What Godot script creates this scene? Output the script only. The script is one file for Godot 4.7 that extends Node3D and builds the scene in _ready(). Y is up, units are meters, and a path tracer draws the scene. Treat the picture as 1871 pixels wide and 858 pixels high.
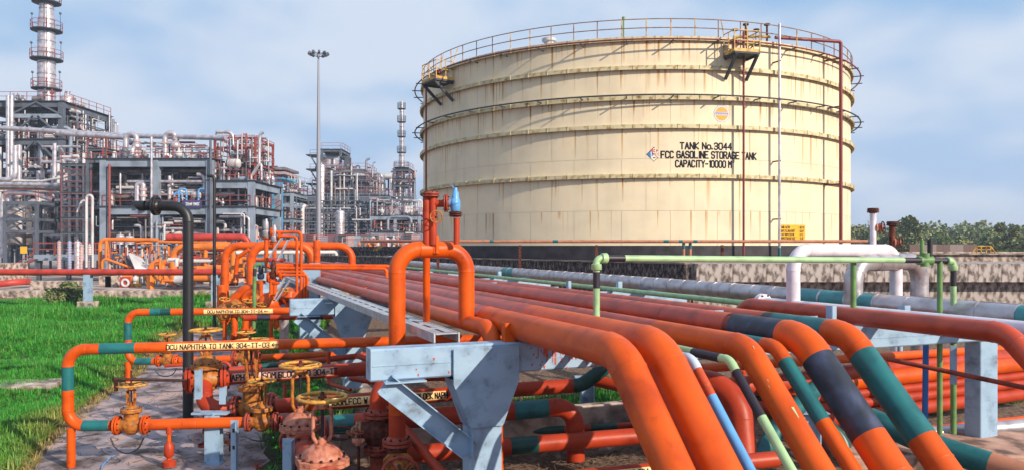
extends Node3D
# Tank farm of a refinery: pipe rack and valve manifold in front, storage tank and process units behind.

const F := 1390.0        # focal length in photo pixels, used only to read distances off the photograph
const EYE := 3.4
const HB := 2.2          # top of the pipe rack beams

class MB:
	var v := PackedVector3Array()
	var n := PackedVector3Array()
	var i := PackedInt32Array()
	var uv := PackedVector2Array()
	func quad(a: Vector3, b: Vector3, c: Vector3, d: Vector3) -> void:   # counter-clockwise seen from outside
		var m := (b - a).cross(c - a)
		if m.length_squared() < 1e-16:
			m = (c - a).cross(d - a)
		m = m.normalized()
		var k := v.size()
		v.append_array([a, b, c, d])
		n.append_array([m, m, m, m])
		i.append_array([k, k + 2, k + 1, k, k + 3, k + 2])
	func tri(a: Vector3, b: Vector3, c: Vector3) -> void:
		var m := (b - a).cross(c - a).normalized()
		var k := v.size()
		v.append_array([a, b, c])
		n.append_array([m, m, m])
		i.append_array([k, k + 2, k + 1])
	func box(c: Vector3, s: Vector3, bs := Basis()) -> void:
		var x := bs.x * s.x * .5
		var y := bs.y * s.y * .5
		var z := bs.z * s.z * .5
		quad(c - x - y + z, c + x - y + z, c + x + y + z, c - x + y + z)
		quad(c + x - y - z, c - x - y - z, c - x + y - z, c + x + y - z)
		quad(c + x - y + z, c + x - y - z, c + x + y - z, c + x + y + z)
		quad(c - x - y - z, c - x - y + z, c - x + y + z, c - x + y - z)
		quad(c - x + y + z, c + x + y + z, c + x + y - z, c - x + y - z)
		quad(c - x - y - z, c + x - y - z, c + x - y + z, c - x - y + z)
	func cbox(c: Vector3, s: Vector3, ch: float, bs := Basis()) -> void:   # box with chamfered edges along x
		var p: Array = []
		var hy := s.y * .5
		var hz := s.z * .5
		for q in [[hy - ch, hz], [hy, hz - ch], [hy, -hz + ch], [hy - ch, -hz], [-hy + ch, -hz], [-hy, -hz + ch], [-hy, hz - ch], [-hy + ch, hz]]:
			p.append(bs.y * q[0] + bs.z * q[1])
		var x := bs.x * s.x * .5
		for k in 8:
			var a: Vector3 = c + p[k]
			var b: Vector3 = c + p[(k + 1) % 8]
			quad(a - x, a + x, b + x, b - x)
		for k in range(1, 7):
			tri(c + x + p[0], c + x + p[k + 1], c + x + p[k])
			tri(c - x + p[0], c - x + p[k], c - x + p[k + 1])
	func bar(a: Vector3, b: Vector3, w: float, h: float, up := Vector3.UP) -> void:
		var x := b - a
		var l := x.length()
		x /= l
		if absf(x.dot(up)) > .98:
			up = Vector3.RIGHT if absf(x.x) < .9 else Vector3.BACK
		var z := x.cross(up).normalized()
		box((a + b) * .5, Vector3(l, h, w), Basis(x, z.cross(x), z))
	func ibeam(a: Vector3, b: Vector3, w: float, h: float, up := Vector3.UP, t := .02) -> void:
		var x := (b - a).normalized()
		if absf(x.dot(up)) > .98:
			up = Vector3.RIGHT
		var z := x.cross(up).normalized()
		var y := z.cross(x)
		bar(a + y * (h - t) * .5, b + y * (h - t) * .5, w, t, y)
		bar(a - y * (h - t) * .5, b - y * (h - t) * .5, w, t, y)
		bar(a, b, t, h - 2 * t, y)
	func angle(a: Vector3, b: Vector3, w: float, y: Vector3, t := .012) -> void:  # L section: a flat plate and an upstand
		var x := (b - a).normalized()
		var z := x.cross(y).normalized()
		bar(a, b, w, t, y)
		bar(a + z * (w - t) * .5 + y * w * .5, b + z * (w - t) * .5 + y * w * .5, t, w - t, y)
	func ring(o: Vector3, bs: Basis, r: float, seg: int) -> int:
		var k := v.size()
		for j in seg + 1:
			var t := TAU * j / seg
			var d := bs.x * cos(t) + bs.z * sin(t)
			v.append(o + d * r)
			n.append(d)
		return k
	func lathe(prof: Array, o: Vector3, bs: Basis, seg := 20) -> void:  # prof: [radius, height], from the foot up, turned about bs.y
		var m := prof.size()
		var sn: Array = []
		for k in m - 1:
			var d := Vector2(prof[k + 1][0] - prof[k][0], prof[k + 1][1] - prof[k][1])
			sn.append(Vector2(d.y, -d.x).normalized())
		for k in m - 1:
			if absf(prof[k + 1][0] - prof[k][0]) + absf(prof[k + 1][1] - prof[k][1]) < 1e-6:
				continue
			var na: Vector2 = sn[k]
			var nb: Vector2 = sn[k]
			if k > 0 and sn[k - 1].dot(sn[k]) > .72:
				na = (sn[k - 1] + sn[k]).normalized()
			if k < m - 2 and sn[k + 1].dot(sn[k]) > .72:
				nb = (sn[k + 1] + sn[k]).normalized()
			var s := v.size()
			for j in seg + 1:
				var t := TAU * j / seg
				var d := bs.x * cos(t) + bs.z * sin(t)
				v.append(o + d * prof[k][0] + bs.y * prof[k][1])
				v.append(o + d * prof[k + 1][0] + bs.y * prof[k + 1][1])
				n.append(d * na.x + bs.y * na.y)
				n.append(d * nb.x + bs.y * nb.y)
			for j in seg:
				var q := s + 2 * j
				i.append_array([q, q + 2, q + 1, q + 1, q + 2, q + 3])
	func cyl(a: Vector3, b: Vector3, r: float, seg := 12) -> void:
		var y := b - a
		var l := y.length()
		lathe([[0, 0], [r, 0], [r, l], [0, l]], a, axis_basis(y / l), seg)
	func torus(o: Vector3, bs: Basis, R: float, r: float, seg := 28, sub := 8) -> void:
		var s := v.size()
		for j in seg + 1:
			var t := TAU * j / seg
			var d := bs.x * cos(t) + bs.z * sin(t)
			for k in sub + 1:
				var p := TAU * k / sub
				var m := d * cos(p) + bs.y * sin(p)
				v.append(o + d * R + m * r)
				n.append(m)
		for j in seg:
			for k in sub:
				var q := s + j * (sub + 1) + k
				i.append_array([q, q + sub + 1, q + 1, q + 1, q + sub + 1, q + sub + 2])
	static func axis_basis(y: Vector3) -> Basis:
		var x := (Vector3.UP if absf(y.y) < .9 else Vector3.RIGHT).cross(y).normalized()
		return Basis(x, y, x.cross(y))
	func sweep(P: PackedVector3Array, T: PackedVector3Array, R: PackedFloat32Array, seg: int, caps := true) -> void:
		var m := P.size()
		if m < 2:
			return
		var bs := axis_basis(T[0])
		var x := bs.x
		var s := v.size()
		for k in m:
			var t := T[k]
			x = (x - t * x.dot(t)).normalized()
			var z := x.cross(t)
			var a := P[maxi(k - 1, 0)]
			var b := P[mini(k + 1, m - 1)]
			var sl := (R[mini(k + 1, m - 1)] - R[maxi(k - 1, 0)]) / maxf(a.distance_to(b), 1e-5)
			for j in seg + 1:
				var w := TAU * j / seg
				var d := x * cos(w) + z * sin(w)
				v.append(P[k] + d * R[k])
				n.append((d - t * sl).normalized())
		for k in m - 1:
			for j in seg:
				var q := s + k * (seg + 1) + j
				i.append_array([q, q + 1, q + seg + 1, q + 1, q + seg + 2, q + seg + 1])
		if caps:
			for e in 2:
				var k := 0 if e == 0 else m - 1
				var t := -T[0] if e == 0 else T[m - 1]
				var c := v.size()
				v.append(P[k])
				n.append(t)
				for j in seg + 1:
					v.append(v[s + k * (seg + 1) + j])
					n.append(t)
				for j in seg:
					if e == 0:
						i.append_array([c, c + 2 + j, c + 1 + j])
					else:
						i.append_array([c, c + 1 + j, c + 2 + j])
	func sphere(o: Vector3, r: float, seg := 14, sq := 1.0) -> void:
		var pr: Array = []
		for k in 9:
			var t := -PI / 2 + PI * k / 8
			pr.append([maxf(r * cos(t), 0), r * sq * sin(t)])
		lathe(pr, o, Basis(), seg)
	func mesh() -> ArrayMesh:
		var a := []
		a.resize(Mesh.ARRAY_MAX)
		a[Mesh.ARRAY_VERTEX] = v
		a[Mesh.ARRAY_NORMAL] = n
		a[Mesh.ARRAY_INDEX] = i
		if uv.size() == v.size():
			a[Mesh.ARRAY_TEX_UV] = uv
		var m := ArrayMesh.new()
		m.add_surface_from_arrays(Mesh.PRIMITIVE_TRIANGLES, a)
		return m

# ---------------------------------------------------------------- names and objects
var used := {}
var M := {}
var rng := RandomNumberGenerator.new()

func numbered(called: String, parent: Node) -> String:
	var key := str(parent.get_instance_id()) + called
	used[key] = used.get(key, -1) + 1
	return called if used[key] == 0 else "%s_%03d" % [called, used[key]]

func tag(o: Node3D, label: String, category: String, group := "", kind := "") -> Node3D:
	if label: o.set_meta("label", label)
	if category: o.set_meta("category", category)
	if group: o.set_meta("group", group)
	if kind: o.set_meta("kind", kind)
	return o

func thing(called: String, label: String, category: String, at := Vector3.ZERO, group := "") -> Node3D:
	var o := Node3D.new()
	o.name = numbered(called, self)
	o.position = at
	add_child(o, true)
	return tag(o, label, category, group)

func put(called: String, what, mat: Material, parent: Node = self) -> MeshInstance3D:
	var o := MeshInstance3D.new()
	o.mesh = what.mesh() if what is MB else what
	o.material_override = mat
	o.name = numbered(called, parent)
	parent.add_child(o, true)
	return o

func struct(called: String, what, mat: Material, parent: Node = self) -> MeshInstance3D:
	var o := put(called, what, mat, parent)
	if parent == self: o.set_meta("kind", "structure")
	return o

func stuff(called: String, what, mat: Material, parent: Node) -> MeshInstance3D:
	var o := put(called, what, mat, parent)
	o.set_meta("kind", "stuff")
	return o

func W(px: float, py: float, z: float) -> Vector3:           # a point at a distance in front of the lens
	return Vector3((px - 935.5) / F * z, EYE - (py - 450.0) / F * z, -z)
func H(px: float, py: float, h: float) -> Vector3:           # a point at a height above the ground (below eye level)
	return W(px, py, (EYE - h) * F / (py - 450.0))
# the rack's own axes: t along the pipes away from the viewer, q across, both from the near beam's left end
const UX := -0.37398
const UZ := 0.92744
func R(t: float, q: float, h: float) -> Vector3:
	var a := t + 8.8456
	var b := q + 1.7878
	return Vector3(a * UX + b * UZ, h, -(a * UZ - b * UX))
func udir() -> Vector3: return Vector3(UX, 0, -UZ)
func vdir() -> Vector3: return Vector3(UZ, 0, UX)
func rack_basis() -> Basis: return Basis(vdir(), Vector3.UP, vdir().cross(Vector3.UP))

# ---------------------------------------------------------------- materials
func noise_image(seed_: int, freq: float, oct: int, size := 512) -> Image:
	var nz := FastNoiseLite.new()
	nz.seed = seed_
	nz.noise_type = FastNoiseLite.TYPE_SIMPLEX_SMOOTH
	nz.frequency = freq
	nz.fractal_octaves = oct
	return nz.get_seamless_image(size, size)

var grain := {}
func ramp_tex(src: String, stops: Array, chips := 0) -> ImageTexture:     # stops: [position, grey or Color]
	var im: Image = grain[src]
	var g := Gradient.new()
	var offs := PackedFloat32Array()
	var cols := PackedColorArray()
	for s in stops:
		offs.append(s[0])
		cols.append(s[1] if s[1] is Color else Color(s[1], s[1], s[1]))
	g.offsets = offs
	g.colors = cols
	var lut := PackedByteArray()
	for k in 256:
		var c := g.sample(k / 255.0)
		lut.append_array([c.r8, c.g8, c.b8])
	var d := im.get_data()
	var over: PackedByteArray = grain.fine.get_data()
	var out := PackedByteArray()
	out.resize(d.size() * 3)
	for k in d.size():
		var q := d[k] * 3
		if chips > 0 and over[k] < chips and d[k] < 150:      # flaked spots and grime
			q = maxi(0, d[k] - 40) * 3
		out[k * 3] = lut[q]
		out[k * 3 + 1] = lut[q + 1]
		out[k * 3 + 2] = lut[q + 2]
	return ImageTexture.create_from_image(Image.create_from_data(im.get_width(), im.get_height(), false, Image.FORMAT_RGB8, out))

func mat(called: String, lin: Color, rough: float, metal := 0.0, tex: Texture2D = null, scale := 1.0, bump: Texture2D = null, bs := .5) -> StandardMaterial3D:
	var m := StandardMaterial3D.new()
	m.resource_name = called
	m.albedo_color = lin.linear_to_srgb()
	m.roughness = rough
	m.metallic = metal
	if tex:
		m.albedo_texture = tex
	if bump:
		m.normal_enabled = true
		m.normal_texture = bump
		m.normal_scale = bs
	if tex or bump:
		m.uv1_triplanar = true
		m.uv1_world_triplanar = true
		m.uv1_scale = Vector3(scale, scale, scale)
	M[called] = m
	return m

func make_materials() -> void:
	grain.soft = noise_image(3, .008, 5)
	grain.fine = noise_image(5, .03, 5)
	grain.blot = noise_image(9, .014, 4)
	var worn := ramp_tex("soft", [[0, .72], [.35, .9], [.55, 1.0], [1, 1.0]])
	var fade := ramp_tex("soft", [[0, Color(.66, .58, .58)], [.2, Color(.82, .76, .78)], [.42, Color(.94, .92, .94)], [.65, Color(1, 1, 1)], [1, Color(1, 1, .96)]], 66)
	var rust := ramp_tex("soft", [[0, Color(.4, .25, .2)], [.3, Color(.72, .58, .5)], [.55, Color(.97, .94, .9)], [1, Color(1, 1, 1)]])
	var rusty := ramp_tex("soft", [[0, Color(.22, .12, .08)], [.35, Color(.5, .3, .2)], [.65, Color(.9, .7, .5)], [1, Color(1, .9, .8)]])
	var con := ramp_tex("soft", [[0, Color(.3, .28, .27)], [.4, Color(.62, .58, .56)], [.55, Color(.85, .8, .77)], [1, Color(1, .97, .95)]])
	var dirt := ramp_tex("fine", [[0, Color(.35, .28, .25)], [.45, Color(.75, .68, .62)], [1, Color(1, .95, .9)]])
	var mould := ramp_tex("soft", [[0, Color(.36, .33, .32)], [.26, Color(.58, .54, .52)], [.45, Color(.8, .77, .75)], [.62, Color(.97, .94, .93)], [1, Color(1, .98, .97)]], 80)
	var darkmould := ramp_tex("fine", [[0, Color(.12, .11, .11)], [.5, Color(.3, .26, .26)], [.66, Color(.62, .57, .56)], [1, Color(1, .95, .92)]])
	var speck := ramp_tex("fine", [[0, .5], [.3, .85], [.5, 1.0], [1, 1.0]])
	var nm_im: Image = grain.fine.duplicate()
	nm_im.convert(Image.FORMAT_RGB8)
	nm_im.bump_map_to_normal_map(4.0)
	var bump := ImageTexture.create_from_image(nm_im)
	var nm2: Image = grain.blot.duplicate()
	nm2.convert(Image.FORMAT_RGB8)
	nm2.bump_map_to_normal_map(6.0)
	var bump2 := ImageTexture.create_from_image(nm2)
	mat("faded_red", Color(.56, .066, .018), .38, 0, ramp_tex("soft", [[0, Color(.62, .55, .58)], [.4, Color(.88, .86, .9)], [.7, Color(1, 1, 1)], [1, Color(1, 1, 1)]], 70), .35, bump, .12)
	mat("orange", Color(.7, .096, .002), .42, 0, fade, .35, bump, .12)
	mat("orange_red", Color(.45, .046, .012), .45, 0, fade, .4, bump, .12)
	mat("red_pipe", Color(.5, .045, .025), .5, 0, fade, .3)
	mat("maroon", Color(.2, .02, .02), .5)
	mat("rod_rust", Color(.3, .055, .03), .7, 0, rust, .8)
	mat("teal", Color(.012, .15, .155), .42, 0, fade, .7)
	mat("teal_pale", Color(.06, .27, .29), .5, 0, ramp_tex("blot", [[0, .8], [.6, 1.0], [.68, Color(1, 1, 1)], [1, 1.0]]), .6)
	mat("dark_green", Color(.006, .07, .06), .4, 0, fade, .7)
	mat("navy", Color(.06, .08, .14), .5, 0, ramp_tex("blot", [[0, .42], [.5, .62], [.68, Color(.85, .8, .85)], [1, Color(1, 1, 1)]], 70), .5)
	mat("pale_green", Color(.36, .55, .28), .45, 0, worn, .6)
	mat("leaf_green", Color(.14, .28, .09), .45, 0, worn, .6)
	mat("sky_blue", Color(.12, .36, .72), .4, 0, worn, .6)
	mat("blue_white", Color(.5, .62, .78), .5, 0, worn, .6)
	mat("blue_rust", Color(.55, .12, .035), .6, 0, ramp_tex("soft", [[0, Color(1, .62, .4)], [.4, Color(1, .8, .7)], [.72, Color(.8, .7, .65)], [.78, Color(1, 1, 1)], [1, Color(1, 1, 1)]]), 1.4)
	mat("black", Color(.014, .014, .018), .45, 0, worn, .8)
	mat("band_black", Color(.02, .014, .024), .5, 0, worn, .8)
	mat("white_pipe", Color(.76, .71, .76), .45, 0, ramp_tex("soft", [[0, Color(.8, .76, .78)], [.5, Color(.97, .96, .97)], [1, Color(1, 1, 1)]]), .5)
	mat("cladding", Color(.64, .61, .62), .36, .6, ramp_tex("soft", [[0, Color(.62, .56, .55)], [.5, Color(.9, .88, .9)], [1, Color(1, 1, 1)]]), .6, bump2, .25)
	mat("steel_blue", Color(.31, .44, .58), .5, 0, ramp_tex("soft", [[0, Color(.55, .46, .42)], [.14, Color(.76, .76, .78)], [.42, Color(.95, .96, .97)], [.6, Color(1, 1, 1)], [1, Color(1, 1, 1)]], 70), .5, bump, .12)
	mat("tray", Color(.46, .46, .49), .5, .2, worn, .7)
	mat("ochre", Color(.5, .19, .025), .5, 0, rust, 1.6, bump2, .3)
	mat("pink_rust", Color(.56, .22, .15), .6, 0, rust, 2.0, bump2, .3)
	mat("rust", Color(.2, .06, .03), .75, 0, rusty, 2.0, bump2, .4)
	mat("rust_dark", Color(.07, .025, .02), .7, 0, rusty, 3.0)
	mat("flange_red", Color(.42, .075, .04), .55, 0, rust, 1.6, bump2, .2)
	mat("wheel_yellow", Color(.68, .38, .06), .5, 0, rust, 2.2)
	mat("wheel_red", Color(.4, .06, .04), .55, 0, rust, 2.2)
	mat("label_yellow", Color(.95, .68, .3), .55, 0, ramp_tex("blot", [[0, Color(.8, .55, .3)], [.3, Color(1, .85, .75)], [.5, Color(1, 1, 1)], [1, Color(1, 1, 1)]]), 1.6)
	mat("letter", Color(.012, .014, .022), .6)
	mat("letter_white", Color(.8, .8, .8), .6)
	mat("concrete", Color(.44, .39, .36), .9, 0, con, .22, bump2, .5)
	mat("concrete_light", Color(.66, .58, .52), .9, 0, con, .4, bump2, .4)
	mat("mould_wall", Color(.5, .45, .43), .95, 0, mould, .6, bump, .2)
	mat("dark_wall", Color(.46, .41, .4), .95, 0, darkmould, .3, bump, .2)
	mat("pad", Color(.47, .42, .42), .9, 0, ramp_tex("soft", [[0, Color(.36, .3, .28)], [.25, Color(.58, .52, .51)], [.45, Color(.78, .74, .75)], [.6, Color(.88, .84, .86)], [.75, Color(1, .86, .8)], [1, Color(1, .94, .88)]], 88), .23, bump2, .4)
	mat("soil", Color(.29, .21, .165), 1, 0, dirt, .5, bump2, .8)
	mat("plaza", Color(.62, .54, .49), .95, 0, con, .06)
	mat("turf", Color(.05, .09, .02), 1, 0, dirt, .3)
	mat("silver", Color(.74, .72, .74), .4, .55, ramp_tex("soft", [[0, Color(.6, .56, .58)], [.5, Color(.88, .86, .88)], [1, Color(1, 1, 1)]]), .25)
	mat("vessel_dull", Color(.36, .34, .34), .5, .5, ramp_tex("soft", [[0, Color(.5, .44, .42)], [.5, Color(.85, .82, .82)], [1, Color(1, 1, 1)]]), .2)
	mat("far_steel", Color(.1, .115, .15), .6, 0, worn, .1)
	mat("far_steel_light", Color(.25, .3, .38), .6, 0, worn, .1)
	mat("far_red", Color(.3, .06, .05), .6, 0, worn, .1)
	mat("far_dark", Color(.04, .045, .055), .7)
	mat("far_white", Color(.6, .57, .58), .5, 0, worn, .1)
	mat("far_pink", Color(.5, .34, .34), .5, 0, worn, .1)
	mat("far_orange", Color(.78, .2, .02), .5, 0, worn, .1)
	mat("cyan_sheet", Color(.06, .34, .58), .5, 0, worn, .1)
	mat("purple_sign", Color(.05, .04, .16), .5)
	mat("rail_yellow", Color(.62, .38, .04), .5, 0, rust, .5)
	mat("rail_brown", Color(.3, .17, .09), .6, 0, rust, .5)
	mat("brown_pipe", Color(.5, .2, .11), .5, 0, worn, .5)
	mat("foliage_far", Color(.2, .25, .12), .8)
	mat("bark", Color(.12, .09, .06), .9)
	mat("paint_drip", Color(.6, .07, .02), .5)
	M.mould_wall.uv1_scale = Vector3(.7, .38, .7)
	M.dark_wall.uv1_scale = Vector3(.5, .16, .5)
	M.letter.metallic_specular = .2
	for k in ["orange", "orange_red"]: M[k].metallic_specular = .4
	for k in ["foliage_far"]:
		M[k].vertex_color_use_as_albedo = true
		M[k].backlight = Color(.08, .12, .04)

# ---------------------------------------------------------------- pipes
func route(pts: Array, r: float, fr: float, weld := 0.0) -> Array:   # corners rounded to elbows, weld beads where an elbow meets straight pipe
	var P := PackedVector3Array()
	var T := PackedVector3Array()
	var Q := PackedFloat32Array()
	var m := pts.size()
	P.append(pts[0])
	T.append((pts[1] - pts[0]).normalized())
	Q.append(r)
	for k in range(1, m - 1):
		var a: Vector3 = pts[k - 1]
		var b: Vector3 = pts[k]
		var c: Vector3 = pts[k + 1]
		var d0 := (b - a).normalized()
		var d1 := (c - b).normalized()
		var ang := d0.angle_to(d1)
		if ang < .03 or ang > 3.0:
			var dm := (d0 + d1).normalized()
			for w in ([[-.016, 0.0], [-.006, weld], [.006, weld], [.016, 0.0]] if weld > 0 else [[0.0, 0.0]]):
				P.append(b + dm * w[0]); T.append(dm); Q.append(r + w[1])
			continue
		var l := minf(fr * tan(ang / 2), .49 * minf(a.distance_to(b) * (2.0 if k == 1 else 1.0), b.distance_to(c) * (2.0 if k == m - 2 else 1.0)))
		var rr := l / tan(ang / 2)
		var ax := d0.cross(d1).normalized()
		var s := b - d0 * l
		var cen := s + ax.cross(d0) * rr
		var st := maxi(3, int(ceil(ang / .16)))
		if weld > 0:
			for w in [[-.016, 0.0], [-.006, weld], [.0, weld]]:
				P.append(s + d0 * w[0]); T.append(d0); Q.append(r + w[1])
		for j in st + 1:
			var p := ang * j / st
			P.append(cen + (s - cen).rotated(ax, p))
			T.append(d0.rotated(ax, p))
			Q.append(r)
		if weld > 0:
			var e := b + d1 * l
			for w in [[.0, weld], [.006, weld], [.016, 0.0]]:
				P.append(e + d1 * w[0]); T.append(d1); Q.append(r + w[1])
	P.append(pts[m - 1])
	T.append((pts[m - 1] - pts[m - 2]).normalized())
	Q.append(r)
	return [P, T, Q]

func along(P: PackedVector3Array, p: Vector3) -> float:      # distance along the path to the point nearest to p
	var best := 1e9
	var out := 0.0
	var s := 0.0
	for k in P.size() - 1:
		var d := P[k + 1] - P[k]
		var l := d.length()
		if l > 1e-6:
			var t := clampf((p - P[k]).dot(d) / (l * l), 0, 1)
			var e := p.distance_squared_to(P[k] + d * t)
			if e < best:
				best = e
				out = s + l * t
		s += l
	return out

func cut(path: Array, s0: float, s1: float) -> Array:
	var P: PackedVector3Array = path[0]
	var A := PackedVector3Array()
	var B := PackedVector3Array()
	var C := PackedFloat32Array()
	var s := 0.0
	for k in P.size() - 1:
		var l := P[k].distance_to(P[k + 1])
		var e := s + l
		if e >= s0 and s <= s1 and l > 1e-7:
			var t0 := clampf((s0 - s) / l, 0, 1)
			var t1 := clampf((s1 - s) / l, 0, 1)
			if A.is_empty():
				A.append(P[k].lerp(P[k + 1], t0)); B.append(path[1][k].lerp(path[1][k + 1], t0).normalized()); C.append(lerpf(path[2][k], path[2][k + 1], t0))
			A.append(P[k].lerp(P[k + 1], t1)); B.append(path[1][k].lerp(path[1][k + 1], t1).normalized()); C.append(lerpf(path[2][k], path[2][k + 1], t1))
		s = e
	return [A, B, C]

func length_of(P: PackedVector3Array) -> float:
	var s := 0.0
	for k in P.size() - 1: s += P[k].distance_to(P[k + 1])
	return s

# bands: [from point, to point, material], painted or wrapped lengths of the pipe
func pipe(called: String, label: String, pts: Array, r: float, m: Material, o := {}) -> Node3D:
	var seg: int = o.get("seg", 24)
	var path := route(pts, r, o.get("fr", r * 3.0), o.get("weld", 0.0))
	var parent: Node = o.get("parent", self)
	var bands: Array = o.get("bands", [])
	if bands.is_empty() and not o.get("root", false):
		var b := MB.new()
		b.sweep(path[0], path[1], path[2], seg)
		var n := put(called, b, m, parent)
		if parent == self:
			tag(n, label, o.get("category", "pipe"), o.get("group", ""))
		return n
	var root: Node3D = parent
	if parent == self:
		root = thing(called, label, o.get("category", "pipe"), Vector3.ZERO, o.get("group", ""))
	var cuts := []
	for b in bands:
		var s0 := along(path[0], b[0])
		var s1 := along(path[0], b[1])
		cuts.append([minf(s0, s1), maxf(s0, s1), b[2]])
	cuts.sort_custom(func(a, b): return a[0] < b[0])
	var at := 0.0
	var total := length_of(path[0])
	for c in cuts:
		if c[0] > at + .002:
			var g := cut(path, at, c[0])
			var main := MB.new()
			main.sweep(g[0], g[1], g[2], seg, true)
			put("pipe_run", main, m, root)
		var h := cut(path, c[0], c[1])
		var mb := MB.new()
		mb.sweep(h[0], h[1], h[2], seg, true)
		put("painted_band", mb, c[2], root)
		at = c[1]
	if at < total - .002:
		var g := cut(path, at, total)
		var main := MB.new()
		main.sweep(g[0], g[1], g[2], seg, true)
		put("pipe_run", main, m, root)
	return root

func flange(root: Node, c: Vector3, ax: Vector3, r: float, m: Material, o := {}) -> void:   # a bolted pair of discs round a pipe of radius r
	var bs := MB.axis_basis(ax)
	var R2: float = r * o.get("wide", 1.75)
	var th: float = o.get("thick", r * .34)
	var gap := .012
	for s in ([-1, 1] if o.get("pair", true) else [1]):
		var b := MB.new()
		var y0: float = gap * .5 if s > 0 else -gap * .5 - th
		b.lathe([[r * .6, y0], [R2 - .004, y0], [R2, y0 + .004], [R2, y0 + th - .004], [R2 - .004, y0 + th], [r * 1.2, y0 + th], [r * .9, y0 + th]], c, bs, 28)
		if s > 0: b.lathe([[r * 1.3, y0 + th], [r * 1.02, y0 + th + r * .35], [r * .9, y0 + th + r * .35]], c, bs, 24)
		else: b.lathe([[r * .9, y0 - r * .35], [r * 1.02, y0 - r * .35], [r * 1.3, y0]], c, bs, 24)
		put("flange", b, m, root)
	var g := MB.new()
	g.lathe([[r * .8, -gap * .5], [R2 * .8, -gap * .5], [R2 * .8, gap * .5], [r * .8, gap * .5]], c, bs, 20)
	var nb: int = o.get("bolts", 8)
	var br: float = (R2 + r * 1.15) * .5
	var bz: float = clampf(r * .14, .008, .02)
	for k in nb:
		var t := TAU * (k + .5) / nb
		var p := c + (bs.x * cos(t) + bs.z * sin(t)) * br
		g.cyl(p - bs.y * (th + gap + bz * 1.6), p + bs.y * (th + gap + bz * 1.6), bz * .6, 6)
		for s in [-1, 1]:
			var q: Vector3 = p + bs.y * s * (th + gap * .5)
			g.cyl(q - bs.y * (0.0 if s > 0 else bz * 1.2), q + bs.y * (bz * 1.2 if s > 0 else 0.0), bz, 6)
	stuff("bolts", g, o.get("bolt", M.rust_dark), root)

func hand_wheel(root: Node, c: Vector3, ax: Vector3, R2: float, m: Material, spokes := 5, thick := .068) -> void:
	var bs := MB.axis_basis(ax)
	var b := MB.new()
	b.torus(c, bs, R2, R2 * thick * 1.25, 36, 8)
	var w := put("handwheel", b, m, root)
	var s := MB.new()
	for k in spokes:
		var t := TAU * (k + .3) / spokes
		var d := bs.x * cos(t) + bs.z * sin(t)
		s.cyl(c + d * R2 * .12 - bs.y * R2 * .07, c + d * R2 * .98, R2 * thick * .8, 6)
	put("spokes", s, m, w)
	var h := MB.new()
	h.lathe([[0, -R2 * .16], [R2 * .16, -R2 * .16], [R2 * .19, -R2 * .05], [R2 * .17, R2 * .07], [R2 * .09, R2 * .08], [R2 * .09, R2 * .16], [0, R2 * .16]], c, bs, 10)
	put("hub", h, M.rust, w)

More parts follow.
